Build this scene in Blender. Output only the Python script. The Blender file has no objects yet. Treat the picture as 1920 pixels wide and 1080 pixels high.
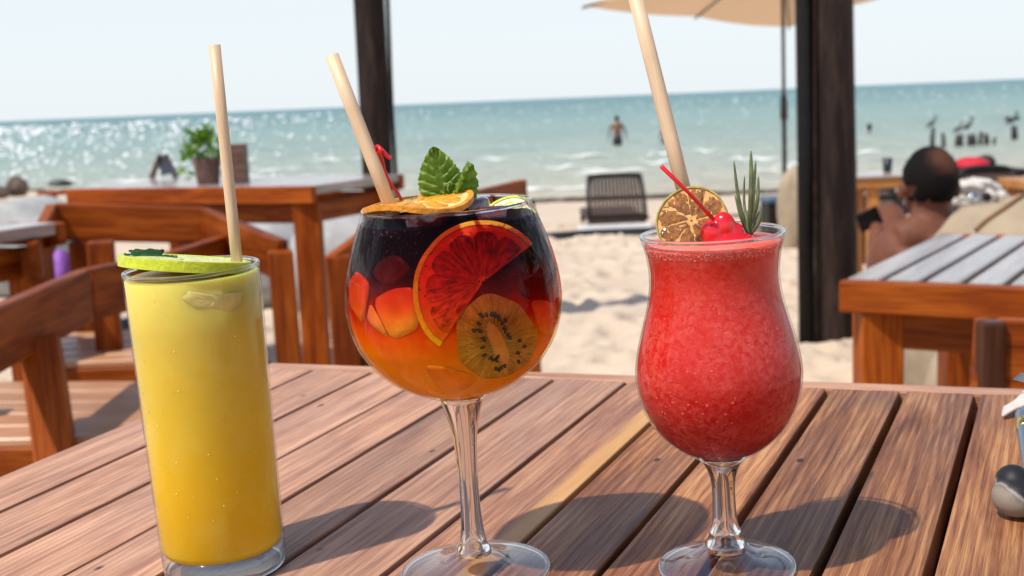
import bpy, bmesh, math, random
import numpy as np
from mathutils import Vector, Matrix, noise as mnoise

random.seed(7)
rng = np.random.default_rng(11)
S = bpy.context.scene
COL = S.collection
R = math.radians

# ------------------------------------------------------------------ camera
CAM_Z = 1.0            # camera above the sand
CAM_T = 0.25           # camera above the table top
F = 2400.0             # focal length in pixels of a 1920 wide frame


def axes(pitch, roll):
    p, r = R(pitch), R(roll)
    f = Vector((0, math.cos(p), -math.sin(p)))
    up = Vector((0, math.sin(p), math.cos(p)))
    x = Vector((1, 0, 0))
    return math.cos(r) * x - math.sin(r) * up, math.sin(r) * x + math.cos(r) * up, f


def cam_matrix(pitch, roll, z):
    x, u, f = axes(pitch, roll)
    m = Matrix((x, u, -f)).transposed().to_4x4()
    m.translation = Vector((0, 0, z))
    return m


CW = cam_matrix(8.35, 2.39, CAM_Z)        # camera in the world
CT = cam_matrix(9.9, 4.1, CAM_T)          # the same camera seen from the (slightly tilted) table
MT = CW @ CT.inverted()                   # table frame -> world: the table stands a little askew on the sand
cam_data = bpy.data.cameras.new('camera')
cam = bpy.data.objects.new('camera', cam_data)
COL.objects.link(cam)
cam.matrix_world = CW
cam_data.sensor_width = 36
cam_data.lens = 45
cam_data.clip_start = 0.02
cam_data.clip_end = 30000
cam_data.dof.use_dof = True
cam_data.dof.focus_distance = 0.625
cam_data.dof.aperture_fstop = 15
S.camera = cam

# ------------------------------------------------------------------ world and sun
SUN_EL, SUN_TH = 58.0, 36.0               # elevation; shadows fall to the right and a little away
to_sun = Vector((-math.cos(R(SUN_TH)) * math.cos(R(SUN_EL)), -math.sin(R(SUN_TH)) * math.cos(R(SUN_EL)), math.sin(R(SUN_EL))))
world = bpy.data.worlds.new('World')
S.world = world
world.use_nodes = True
wn = world.node_tree
sky = wn.nodes.new('ShaderNodeTexSky')
sky.sky_type = 'NISHITA'
sky.sun_disc = False
sky.sun_elevation = R(SUN_EL)
sky.sun_rotation = math.atan2(to_sun.x, to_sun.y)
sky.air_density = 1.0
sky.dust_density = 1.0
sky.ozone_density = 1.0
# pale sea haze over the horizon, the same all the way round, thinning upwards
wtc = wn.nodes.new('ShaderNodeTexCoord')
wsx = wn.nodes.new('ShaderNodeSeparateXYZ')
wn.links.new(wtc.outputs['Generated'], wsx.inputs[0])
wmr = wn.nodes.new('ShaderNodeMapRange')
wmr.interpolation_type = 'SMOOTHSTEP'
wmr.inputs[1].default_value = -0.02
wmr.inputs[2].default_value = 0.62
wmr.inputs[3].default_value = 0.93
wmr.inputs[4].default_value = 0.0
wn.links.new(wsx.outputs[2], wmr.inputs[0])
wmx = wn.nodes.new('ShaderNodeMix')
wmx.data_type = 'RGBA'
wn.links.new(wmr.outputs[0], wmx.inputs[0])
wn.links.new(sky.outputs[0], wmx.inputs[6])
wmx.inputs[7].default_value = (5.65, 6.1, 6.4, 1)
wn.links.new(wmx.outputs[2], wn.nodes['Background'].inputs[0])
wn.nodes['Background'].inputs[1].default_value = 0.14
sl = bpy.data.lights.new('sun', 'SUN')
sl.energy = 4.2
sl.angle = R(0.9)
sl.color = (1.0, 0.93, 0.82)
so = bpy.data.objects.new('sun', sl)
COL.objects.link(so)
so.rotation_euler = to_sun.to_track_quat('Z', 'Y').to_euler()
so.location = to_sun * 50
S.view_settings.view_transform = 'Standard'
S.view_settings.look = 'None'
S.view_settings.exposure = 0.15
S.view_settings.gamma = 1.0
S.view_settings.use_curve_mapping = False
S.render.engine = 'CYCLES'
S.cycles.use_denoising = True
S.cycles.max_bounces = 14
S.cycles.transparent_max_bounces = 16
S.cycles.transmission_bounces = 12
S.cycles.sample_clamp_indirect = 6

# ------------------------------------------------------------------ rays of the camera (to measure places with)
def ray(px, py, frame):
    x, u, f = frame
    return x * ((px - 960) / F) - u * ((py - 540) / F) + f


WAX, TAX = axes(8.35, 2.39), axes(9.9, 4.1)


def at(px, py, d):
    """world point seen at a pixel, d metres ahead"""
    r = ray(px, py, WAX)
    return Vector((0, 0, CAM_Z)) + r * (d / r.y)


def on_z(px, py, z):
    r = ray(px, py, WAX)
    return Vector((0, 0, CAM_Z)) + r * ((z - CAM_Z) / r.z)


def tab(px, py, d):
    """table-frame point seen at a pixel, d metres ahead"""
    r = ray(px, py, TAX)
    return Vector((0, 0, CAM_T)) + r * (d / r.y)


def tab_z(px, py, z=0.0):
    r = ray(px, py, TAX)
    return Vector((0, 0, CAM_T)) + r * ((z - CAM_T) / r.z)


# ------------------------------------------------------------------ object helpers
def tag(o, label=None, cat=None, group=None, kind=None):
    if label: o['label'] = label
    if cat: o['category'] = cat
    if group: o['group'] = group
    if kind: o['kind'] = kind
    return o


def thing(name, label, cat, loc=(0, 0, 0), group=None, mat=None):
    o = bpy.data.objects.new(name, None)
    o.empty_display_size = 0.05
    COL.objects.link(o)
    o.matrix_world = (mat if mat is not None else Matrix.Identity(4)) @ Matrix.Translation(Vector(loc))
    tag(o, label, cat, group)
    return o


def link(name, me, mats, parent=None, matrix=None):
    o = bpy.data.objects.new(name, me)
    COL.objects.link(o)
    if mats is not None:
        for m in (mats if isinstance(mats, (list, tuple)) else [mats]):
            if m.name not in [x.name for x in me.materials if x]:
                me.materials.append(m)
    if parent is not None:
        o.parent = parent
    if matrix is not None:
        o.matrix_basis = matrix
    return o


def mesh(name, verts, faces, mats, parent=None, matrix=None, smooth=True, fm=None):
    me = bpy.data.meshes.new(name)
    me.from_pydata([tuple(v) for v in verts], [], faces)
    if smooth:
        me.polygons.foreach_set('use_smooth', [True] * len(me.polygons))
    if fm:
        me.polygons.foreach_set('material_index', fm)
    me.update()
    return link(name, me, mats, parent, matrix)


def from_bm(name, bm, mats, parent=None, matrix=None, smooth=False):
    me = bpy.data.meshes.new(name)
    bmesh.ops.recalc_face_normals(bm, faces=bm.faces)
    bm.to_mesh(me)
    bm.free()
    if smooth:
        me.polygons.foreach_set('use_smooth', [True] * len(me.polygons))
    return link(name, me, mats, parent, matrix)


def box_bm(sx, sy, sz, bev=0.002, bm=None, at_=(0, 0, 0), seg=1):
    b = bmesh.new()
    bmesh.ops.create_cube(b, size=1)
    bmesh.ops.scale(b, vec=(sx, sy, sz), verts=b.verts)
    if bev > 0:
        bmesh.ops.bevel(b, geom=list(b.edges), offset=bev, segments=seg, affect='EDGES', profile=0.6)
    bmesh.ops.translate(b, vec=at_, verts=b.verts)
    return b


def frame_of(p0, p1, up=(0, 0, 1)):
    p0, p1 = Vector(p0), Vector(p1)
    x = (p1 - p0).normalized()
    u = Vector(up)
    y = u.cross(x)
    if y.length < 1e-4:
        y = Vector((0, 1, 0)).cross(x)
    y.normalize()
    z = x.cross(y)
    m = Matrix((x, y, z)).transposed().to_4x4()
    m.translation = (p0 + p1) / 2
    return m, (p1 - p0).length


def board(name, p0, p1, w, t, mat, parent, up=(0, 0, 1), bev=0.003, seg=1):
    """a plank from p0 to p1 (its local x runs along the grain), w across, t along up"""
    m, l = frame_of(p0, p1, up)
    return from_bm(name, box_bm(l, w, t, min(bev, t * .3, w * .3), seg=seg), mat, parent, m)


def lathe(name, prof, mats, parent=None, matrix=None, seg=96, smooth=True, wob=None):
    verts, faces = [], []
    n = len(prof)
    for i in range(seg):
        a = 2 * math.pi * i / seg
        for (r, z) in prof:
            verts.append((r * math.cos(a), r * math.sin(a), z))
    for i in range(seg):
        j = (i + 1) % seg
        for k in range(n - 1):
            r0, r1 = prof[k][0], prof[k + 1][0]
            a, b, c, d = i * n + k, j * n + k, j * n + k + 1, i * n + k + 1
            faces.append((a, b, c, d))
    me = bpy.data.meshes.new(name)
    me.from_pydata(verts, [], faces)
    bm = bmesh.new()
    bm.from_mesh(me)
    bmesh.ops.remove_doubles(bm, verts=bm.verts, dist=1e-6)
    bmesh.ops.dissolve_degenerate(bm, dist=1e-7, edges=bm.edges)
    bm.to_mesh(me)
    bm.free()
    if smooth:
        me.polygons.foreach_set('use_smooth', [True] * len(me.polygons))
    return link(name, me, mats, parent, matrix)


def tube_data(pts, rad, seg=12, cap=True):
    pts = [Vector(p) for p in pts]
    if not isinstance(rad, (list, tuple)):
        rad = [rad] * len(pts)
    verts, faces = [], []
    ref = Vector((0.13, 0.21, 0.97))
    prev = None
    for i, p in enumerate(pts):
        t = (pts[min(i + 1, len(pts) - 1)] - pts[max(i - 1, 0)]).normalized()
        if prev is None:
            a = t.cross(ref)
            if a.length < 1e-3:
                a = t.cross(Vector((1, 0, 0)))
            a.normalize()
        else:
            a = (prev - t * prev.dot(t)).normalized()
        prev = a
        b = t.cross(a)
        for k in range(seg):
            an = 2 * math.pi * k / seg
            verts.append(p + (a * math.cos(an) + b * math.sin(an)) * rad[i])
    for i in range(len(pts) - 1):
        for k in range(seg):
            k2 = (k + 1) % seg
            faces.append((i * seg + k, i * seg + k2, (i + 1) * seg + k2, (i + 1) * seg + k))
    if cap:
        faces.append(tuple(reversed(range(seg))))
        faces.append(tuple((len(pts) - 1) * seg + k for k in range(seg)))
    return verts, faces


def tube(name, pts, rad, mats, parent=None, seg=12, matrix=None, cap=True):
    v, f = tube_data(pts, rad, seg, cap)
    return mesh(name, v, f, mats, parent, matrix)


def smooth_path(pts, n=8):
    """Catmull-Rom through points"""
    P = [Vector(p) for p in pts]
    out = []
    for i in range(len(P) - 1):
        p0, p1, p2, p3 = P[max(i - 1, 0)], P[i], P[i + 1], P[min(i + 2, len(P) - 1)]
        for k in range(n):
            t = k / n
            out.append(0.5 * ((2 * p1) + (p2 - p0) * t + (2 * p0 - 5 * p1 + 4 * p2 - p3) * t * t + (3 * p1 - p0 - 3 * p2 + p3) * t ** 3))
    out.append(P[-1])
    return out


class MB:
    """collects shapes into one mesh"""
    def __init__(self):
        self.v, self.f = [], []

    def add(self, v, f):
        o = len(self.v)
        self.v += [tuple(x) for x in v]
        self.f += [tuple(i + o for i in q) for q in f]
        return self

    def tube(self, pts, rad, seg=8):
        return self.add(*tube_data(pts, rad, seg))

    def ball(self, c, r, seg=10, rings=7, rot=None):
        rx, ry, rz = r if isinstance(r, (tuple, list)) else (r, r, r)
        v, f = [], []
        for i in range(rings + 1):
            ph = math.pi * i / rings
            for k in range(seg):
                a = 2 * math.pi * k / seg
                p = Vector((rx * math.sin(ph) * math.cos(a), ry * math.sin(ph) * math.sin(a), rz * math.cos(ph)))
                if rot is not None:
                    p = rot @ p
                v.append(p + Vector(c))
        for i in range(rings):
            for k in range(seg):
                k2 = (k + 1) % seg
                f.append((i * seg + k, (i + 1) * seg + k, (i + 1) * seg + k2, i * seg + k2))
        return self.add(v, f)

    def box(self, c, s, rot=None):
        v = []
        for x in (-.5, .5):
            for y in (-.5, .5):
                for z in (-.5, .5):
                    p = Vector((x * s[0], y * s[1], z * s[2]))
                    if rot is not None:
                        p = rot @ p
                    v.append(p + Vector(c))
        return self.add(v, [(0, 1, 3, 2), (4, 6, 7, 5), (0, 4, 5, 1), (2, 3, 7, 6), (0, 2, 6, 4), (1, 5, 7, 3)])

    def build(self, name, mats, parent=None, smooth=True, matrix=None):
        return mesh(name, self.v, self.f, mats, parent, matrix, smooth)

    def remesh(self, name, mats, voxel, parent=None, matrix=None, smooth_it=6):
        o = mesh(name, self.v, self.f, mats, parent, matrix)
        md = o.modifiers.new('r', 'REMESH')
        md.mode = 'VOXEL'
        md.voxel_size = voxel
        ms = o.modifiers.new('s', 'SMOOTH')
        ms.iterations = smooth_it
        ms.factor = 0.5
        bpy.context.view_layer.update()
        dg = bpy.context.evaluated_depsgraph_get()
        me = bpy.data.meshes.new_from_object(o.evaluated_get(dg))
        o.modifiers.clear()
        o.data = me
        me.polygons.foreach_set('use_smooth', [True] * len(me.polygons))
        return o


# ------------------------------------------------------------------ materials
def new_mat(name):
    m = bpy.data.materials.new(name)
    m.use_nodes = True
    nt = m.node_tree
    b = nt.nodes['Principled BSDF']
    return m, nt, b


def N(nt, t, **kw):
    n = nt.nodes.new(t)
    for k, v in kw.items():
        if k in ('operation', 'blend_type', 'data_type', 'noise_dimensions', 'feature', 'distance', 'wave_type', 'bands_direction', 'rings_direction', 'wave_profile', 'invert'):
            setattr(n, k, v)
        else:
            n.inputs[k].default_value = v
    return n


def ramp(nt, fac, stops, interp='LINEAR'):
    r = nt.nodes.new('ShaderNodeValToRGB')
    cr = r.color_ramp
    cr.interpolation = interp
    while len(cr.elements) < len(stops):
        cr.elements.new(0.5)
    for e, (p, c) in zip(cr.elements, stops):
        e.position = p
        e.color = (*c, 1) if len(c) == 3 else c
    if fac is not None:
        nt.links.new(fac, r.inputs[0])
    return r


def mixc(nt, fac, a, b, mode='MIX'):
    m = nt.nodes.new('ShaderNodeMix')
    m.data_type = 'RGBA'
    m.blend_type = mode
    for sock, val in ((0, fac), (6, a), (7, b)):
        if hasattr(val, 'is_linked') or hasattr(val, 'links'):
            nt.links.new(val, m.inputs[sock])
        elif sock == 0:
            m.inputs[0].default_value = val
        else:
            m.inputs[sock].default_value = (*val, 1)
    return m.outputs[2]


def math_(nt, op, a, b=None):
    m = nt.nodes.new('ShaderNodeMath')
    m.operation = op
    for i, v in enumerate((a, b)):
        if v is None:
            continue
        if hasattr(v, 'links'):
            nt.links.new(v, m.inputs[i])
        else:
            m.inputs[i].default_value = v
    return m.outputs[0]


def coords(nt, scale=(1, 1, 1), rand=0.0, loc=(0, 0, 0)):
    tc = nt.nodes.new('ShaderNodeTexCoord')
    mp = nt.nodes.new('ShaderNodeMapping')
    mp.inputs['Scale'].default_value = scale
    mp.inputs['Location'].default_value = loc
    out = tc.outputs['Object']
    if rand:
        oi = nt.nodes.new('ShaderNodeObjectInfo')
        vm = nt.nodes.new('ShaderNodeVectorMath')
        vm.operation = 'MULTIPLY_ADD'
        cb = nt.nodes.new('ShaderNodeCombineXYZ')
        for i, k in enumerate((1.0, 3.7, 7.3)):
            nt.links.new(math_(nt, 'MULTIPLY', oi.outputs['Random'], k * rand), cb.inputs[i])
        vm.operation = 'ADD'
        nt.links.new(out, vm.inputs[0])
        nt.links.new(cb.outputs[0], vm.inputs[1])
        out = vm.outputs[0]
    nt.links.new(out, mp.inputs[0])
    return mp.outputs[0]


def noise(nt, vec, scale=5, detail=4, rough=0.55, dist=0.0):
    n = N(nt, 'ShaderNodeTexNoise', Scale=scale, Detail=detail, Roughness=rough, Distortion=dist)
    nt.links.new(vec, n.inputs['Vector'])
    return n.outputs['Fac']


def bump(nt, b, h, strength=0.3, dist=0.001):
    bp = nt.nodes.new('ShaderNodeBump')
    bp.inputs['Strength'].default_value = strength
    bp.inputs['Distance'].default_value = dist
    nt.links.new(h, bp.inputs['Height'])
    nt.links.new(bp.outputs[0], b.inputs['Normal'])
    return bp


def wood(name, dark, mid, light, grain=14.0, scale=3.0, rough=(0.32, 0.5), var=0.35, bstr=0.25, coat=0.0, streak=0.5, spec=0.5, blotch=0.5, specks=False, rings=0.0):
    m, nt, b = new_mat(name)
    L = nt.links.new
    v = coords(nt, (1, grain, grain), rand=5.0)
    big = noise(nt, v, scale, 3, 0.5, 1.2)
    vf = coords(nt, (1, grain * 4, grain * 4), rand=9.0)
    fine = noise(nt, vf, scale * 4, 5, 0.6, 0.3)
    mx = math_(nt, 'ADD', math_(nt, 'MULTIPLY', big, 0.46), math_(nt, 'MULTIPLY', fine, 0.54))
    if rings:
        wv = nt.nodes.new('ShaderNodeTexWave')
        wv.wave_type = 'BANDS'
        wv.bands_direction = 'Y'
        wv.inputs['Scale'].default_value = 58
        wv.inputs['Distortion'].default_value = 16
        wv.inputs['Detail'].default_value = 3
        wv.inputs['Detail Scale'].default_value = 0.22
        L(coords(nt, (0.16, 1, 1), rand=4.0), wv.inputs['Vector'])
        mx = math_(nt, 'ADD', math_(nt, 'MULTIPLY', mx, 1 - rings), math_(nt, 'MULTIPLY', math_(nt, 'ADD', math_(nt, 'MULTIPLY', wv.outputs['Fac'], 0.36), 0.32), rings))
    r = ramp(nt, mx, [(0.38, dark), (0.5, mid), (0.62, light)])
    # pores: thin dark dashes along the grain
    vp = coords(nt, (1, grain * 6, grain * 6), rand=2.0)
    pores = noise(nt, vp, scale * 9, 2, 0.5)
    pr = ramp(nt, pores, [(0.32, (0.36, 0.31, 0.28)), (0.45, (1, 1, 1))])
    c = mixc(nt, streak, r.outputs[0], pr.outputs[0], 'MULTIPLY')
    # blotches of wear
    vb = coords(nt, (1, 2.2, 2.2), rand=3.0)
    bl = noise(nt, vb, scale * 1.6, 4, 0.6, 0.6)
    c = mixc(nt, blotch, c, ramp(nt, bl, [(0.3, (0.72, 0.70, 0.74)), (0.68, (1.12, 1.08, 1.02))]).outputs[0], 'MULTIPLY')
    if specks:
        vo = nt.nodes.new('ShaderNodeTexVoronoi')
        vo.inputs['Scale'].default_value = 26
        L(coords(nt, (0.55, 1, 0.2), rand=6.0), vo.inputs['Vector'])
        c = mixc(nt, 1.0, c, ramp(nt, vo.outputs['Distance'], [(0.035, (0.10, 0.08, 0.08)), (0.075, (1, 1, 1))]).outputs[0], 'MULTIPLY')
    oi = nt.nodes.new('ShaderNodeObjectInfo')
    hv = nt.nodes.new('ShaderNodeHueSaturation')
    mr = nt.nodes.new('ShaderNodeMapRange')
    mr.inputs[3].default_value = 1 - var
    mr.inputs[4].default_value = 1 + var
    L(oi.outputs['Random'], mr.inputs[0])
    L(mr.outputs[0], hv.inputs['Value'])
    L(c, hv.inputs['Color'])
    L(hv.outputs[0], b.inputs['Base Color'])
    mr2 = nt.nodes.new('ShaderNodeMapRange')
    mr2.inputs[1].default_value = 0.3
    mr2.inputs[2].default_value = 0.7
    mr2.inputs[3].default_value = rough[0]
    mr2.inputs[4].default_value = rough[1]
    L(bl, mr2.inputs[0])
    L(mr2.outputs[0], b.inputs['Roughness'])
    b.inputs['Specular IOR Level'].default_value = spec
    b.inputs['Coat Weight'].default_value = coat
    b.inputs['Coat Roughness'].default_value = 0.25
    bump(nt, b, math_(nt, 'ADD', mx, math_(nt, 'MULTIPLY', pores, 0.6)), bstr, 0.0015)
    return m


def plain(name, col, rough=0.5, var=0.15, nscale=20, bstr=0.0, metal=0.0, spec=0.5, sss=0.0, coat=0.0, sheen=0.0, bscale=None):
    m, nt, b = new_mat(name)
    v = coords(nt)
    n = noise(nt, v, nscale, 4)
    lo = tuple(max(0, c * (1 - var)) for c in col)
    hi = tuple(min(1, c * (1 + var)) for c in col)
    r = ramp(nt, n, [(0.3, lo), (0.7, hi)])
    nt.links.new(r.outputs[0], b.inputs['Base Color'])
    b.inputs['Roughness'].default_value = rough
    b.inputs['Metallic'].default_value = metal
    b.inputs['Specular IOR Level'].default_value = spec
    b.inputs['Coat Weight'].default_value = coat
    b.inputs['Sheen Weight'].default_value = sheen
    if sss:
        b.inputs['Subsurface Weight'].default_value = sss
        b.inputs['Subsurface Radius'].default_value = (0.006, 0.003, 0.0015)
        b.inputs['Subsurface Scale'].default_value = 1
    if bstr:
        bump(nt, b, noise(nt, v, bscale or nscale * 3, 4), bstr, 0.002)
    return m


M = {}
M['table'] = wood('weathered_teak', (0.25, 0.112, 0.068), (0.44, 0.225, 0.140), (0.60, 0.355, 0.225), grain=14, scale=5, rough=(0.36, 0.52), var=0.22, bstr=0.25, streak=0.6, spec=0.35, blotch=0.5, specks=True, rings=0.14)
M['table_red'] = wood('worn_red_teak', (0.15, 0.050, 0.022), (0.32, 0.128, 0.054), (0.56, 0.285, 0.122), grain=10, scale=4.5, rough=(0.34, 0.54), var=0.24, bstr=0.3, streak=0.7, spec=0.22, blotch=0.8, specks=True, rings=0.2)
M['table_gold'] = wood('streaked_teak', (0.17, 0.065, 0.04), (0.36, 0.165, 0.095), (0.54, 0.30, 0.175), grain=12, scale=5, rough=(0.34, 0.5), var=0.05, bstr=0.25, streak=0.6, spec=0.25, specks=True, rings=0.14)
nt = M['table_gold'].node_tree                 # a stripe of pale sapwood along one edge of the board
b = nt.nodes['Principled BSDF']
src = b.inputs['Base Color'].links[0].from_socket
gx = nt.nodes.new('ShaderNodeSeparateXYZ')
gv = coords(nt)
nt.links.new(gv, gx.inputs[0])
gw = noise(nt, coords(nt, (5, 60, 60)), 1.0, 3)
gm = ramp(nt, math_(nt, 'ADD', gx.outputs[1], math_(nt, 'MULTIPLY', math_(nt, 'SUBTRACT', gw, 0.5), 0.014)), [(0.0, (1, 1, 1)), (1.0, (0, 0, 0))])
mr_ = nt.nodes.new('ShaderNodeMapRange')
mr_.inputs[1].default_value = -0.0125
mr_.inputs[2].default_value = -0.0085
mr_.inputs[3].default_value = 0.62
mr_.inputs[4].default_value = 0.0
nt.links.new(math_(nt, 'ADD', gx.outputs[1], math_(nt, 'MULTIPLY', math_(nt, 'SUBTRACT', gw, 0.5), 0.012)), mr_.inputs[0])
nt.links.new(mixc(nt, mr_.outputs[0], src, (0.66, 0.36, 0.115)), b.inputs['Base Color'])
M['teak'] = wood('oiled_teak', (0.11, 0.018, 0.002), (0.235, 0.046, 0.004), (0.37, 0.092, 0.010), grain=10, scale=2.2, rough=(0.40, 0.55), var=0.2, bstr=0.12, streak=0.4, spec=0.12)
M['teak_top'] = wood('table_top_teak', (0.24, 0.20, 0.185), (0.35, 0.30, 0.28), (0.44, 0.39, 0.37), grain=10, scale=2.2, rough=(0.13, 0.22), var=0.12, bstr=0.03, streak=0.3, spec=1.0)
M['log'] = wood('dark_log', (0.010, 0.006, 0.005), (0.021, 0.0115, 0.009), (0.055, 0.034, 0.026), grain=7, scale=2.5, rough=(0.55, 0.75), var=0.1, bstr=0.6, spec=0.2)
M['straw'] = wood('reed', (0.58, 0.40, 0.245), (0.66, 0.475, 0.305), (0.72, 0.54, 0.37), grain=8, scale=14, rough=(0.42, 0.55), var=0.03, bstr=0.05, streak=0.15, blotch=0.15)


def glass_shell(name='thin_glass', streaks=False, veil=0.018):
    m = bpy.data.materials.new(name)
    m.use_nodes = True
    nt = m.node_tree
    nt.nodes.clear()
    out = nt.nodes.new('ShaderNodeOutputMaterial')
    mix = nt.nodes.new('ShaderNodeMixShader')
    tr = nt.nodes.new('ShaderNodeBsdfTransparent')
    tr.inputs[0].default_value = (0.97, 0.98, 0.98, 1)
    gl = nt.nodes.new('ShaderNodeBsdfGlossy')
    gl.inputs['Roughness'].default_value = 0.03
    lw = nt.nodes.new('ShaderNodeLayerWeight')
    lw.inputs['Blend'].default_value = 0.5
    f = math_(nt, 'ADD', math_(nt, 'MULTIPLY', math_(nt, 'POWER', lw.outputs['Facing'], 4.5), 0.75), veil)
    nt.links.new(f, mix.inputs[0])
    nt.links.new(tr.outputs[0], mix.inputs[1])
    nt.links.new(gl.outputs[0], mix.inputs[2])
    nt.links.new(mix.outputs[0], out.inputs[0])
    if streaks:
        sv = coords(nt, (1, 1, 0.12))
        sk = ramp(nt, noise(nt, sv, 150, 4, 0.65, 1.0), [(0.42, (0.2, 0.2, 0.2)), (0.66, (1, 1, 1))]).outputs[0]
        f3 = math_(nt, 'MULTIPLY', math_(nt, 'POWER', lw.outputs['Facing'], 2.6), 0.55)
        nt.links.new(math_(nt, 'ADD', math_(nt, 'MULTIPLY', f3, sk), math_(nt, 'ADD', 0.006, math_(nt, 'MULTIPLY', math_(nt, 'POWER', lw.outputs['Facing'], 8.0), 0.5))), mix.inputs[0])
        tz = nt.nodes.new('ShaderNodeSeparateXYZ')          # thin film of drink between fruit and glass
        tv = coords(nt)
        nt.links.new(tv, tz.inputs[0])
        tm = nt.nodes.new('ShaderNodeMapRange')
        tm.inputs[1].default_value = 0.095
        tm.inputs[2].default_value = 0.181
        nt.links.new(tz.outputs[2], tm.inputs[0])
        tw = math_(nt, 'ADD', tm.outputs[0], math_(nt, 'MULTIPLY', math_(nt, 'SUBTRACT', noise(nt, tv, 75, 4, 0.6, 1.2), 0.5), 0.35))
        tc_ = ramp(nt, tw, [(0.0, (0.99, 0.90, 0.72)), (0.36, (0.98, 0.83, 0.58)), (0.52, (0.88, 0.55, 0.42)), (0.72, (0.74, 0.36, 0.33)), (0.965, (0.58, 0.26, 0.28)), (0.985, (0.96, 0.97, 0.97))])
        nt.links.new(tc_.outputs[0], tr.inputs[0])
        v = coords(nt, (1, 1, 0.16))
        n = noise(nt, v, 190, 3, 0.6, 0.8)
        bp = nt.nodes.new('ShaderNodeBump')
        bp.inputs['Strength'].default_value = 0.35
        bp.inputs['Distance'].default_value = 0.0008
        nt.links.new(n, bp.inputs['Height'])
        nt.links.new(bp.outputs[0], gl.inputs['Normal'])
    return m


M['shell'] = glass_shell()
M['shell_wet'] = glass_shell('wet_glass', True)
M['shell_foot'] = glass_shell('thick_glass', False, 0.13)
m, nt, b = new_mat('solid_glass')
b.inputs['Base Color'].default_value = (0.98, 0.99, 1, 1)
b.inputs['Transmission Weight'].default_value = 1
b.inputs['Roughness'].default_value = 0.0
b.inputs['IOR'].default_value = 1.5
M['glass'] = m


def liquid(name, stops, zlo, zhi, wob=0.25, mott=None, sss=0.6, rad=(0.012, 0.006, 0.002), rough=0.25, nsc=45, mscale=130, zsc=1.0, spec=0.3, bstr=0.0):
    """coloured drink, layered by height (stops over zlo..zhi), mottled by mott = (colour, amount)"""
    m, nt, b = new_mat(name)
    v = coords(nt)
    sx = nt.nodes.new('ShaderNodeSeparateXYZ')
    nt.links.new(v, sx.inputs[0])
    mr = nt.nodes.new('ShaderNodeMapRange')
    mr.inputs[1].default_value = zlo
    mr.inputs[2].default_value = zhi
    nt.links.new(sx.outputs[2], mr.inputs[0])
    n = noise(nt, v, nsc, 4, 0.55, 0.4)
    w = math_(nt, 'ADD', mr.outputs[0], math_(nt, 'MULTIPLY', math_(nt, 'SUBTRACT', n, 0.5), wob))
    c = ramp(nt, w, stops).outputs[0]
    if mott:
        n2 = noise(nt, v, mscale, 6, 0.68, 0.6)
        f = ramp(nt, n2, [(0.40, (0, 0, 0)), (0.66, (1, 1, 1))]).outputs[0]
        n3 = noise(nt, v, 28, 2, 0.5)
        f2 = ramp(nt, n3, [(0.35, (0.15, 0.15, 0.15)), (0.65, (1, 1, 1))]).outputs[0]
        ff = math_(nt, 'MULTIPLY', f, math_(nt, 'MULTIPLY', f2, mott[1]))
        c = mixc(nt, ff, c, mott[0])
    nt.links.new(c, b.inputs['Base Color'])
    b.inputs['Roughness'].default_value = rough
    b.inputs['Specular IOR Level'].default_value = spec
    b.inputs['Subsurface Weight'].default_value = sss
    b.inputs['Subsurface Radius'].default_value = rad
    b.inputs['Subsurface Scale'].default_value = 1.0
    if bstr:
        bump(nt, b, noise(nt, v, mscale, 4, 0.6), bstr, 0.001)
    return m


M['juice'] = liquid('pineapple_juice', [(0.0, (0.72, 0.41, 0.005)), (0.30, (0.73, 0.45, 0.012)), (0.55, (0.71, 0.485, 0.036)), (0.80, (0.66, 0.50, 0.070)), (1.0, (0.58, 0.48, 0.10))], 0.0, 0.157, 0.6, mott=((0.84, 0.66, 0.16), 0.35), mscale=48, sss=1.0, rad=(0.022, 0.013, 0.003), nsc=24, spec=0.1)
M['wine'] = liquid('layered_sangria', [(0.0, (0.88, 0.36, 0.010)), (0.26, (0.84, 0.28, 0.007)), (0.40, (0.74, 0.14, 0.005)), (0.53, (0.46, 0.012, 0.003)), (0.64, (0.16, 0.003, 0.004)), (0.76, (0.014, 0.0006, 0.0015)), (1.0, (0.005, 0.0004, 0.0012))], 0.0945, 0.1815, 0.22, sss=0.35, rad=(0.012, 0.004, 0.001), nsc=60, bstr=0.25, mscale=90, spec=0.0)
M['slush'] = liquid('red_slush', [(0.0, (0.26, 0.001, 0.002)), (0.22, (0.42, 0.003, 0.003)), (0.5, (0.53, 0.010, 0.007)), (0.93, (0.58, 0.022, 0.011)), (0.985, (0.70, 0.07, 0.045)), (1.0, (0.76, 0.20, 0.16))], 0.0585, 0.1618, 0.10, mott=((0.72, 0.125, 0.095), 0.75), sss=0.2, rad=(0.006, 0.0015, 0.001), nsc=40, mscale=340, bstr=0.6, rough=0.4, spec=0.15)

M['rind_lime'] = plain('lime_rind', (0.52, 0.60, 0.025), 0.35, 0.15, 300, 0.3, sss=0.2)
M['lime_pale'] = plain('lime_pith', (0.80, 0.80, 0.50), 0.4, 0.1, 300, 0.2, sss=0.3)
M['lime_flesh'] = plain('lime_flesh', (0.64, 0.70, 0.24), 0.2, 0.25, 500, 0.5, sss=0.4)
M['mint'] = None


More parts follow.
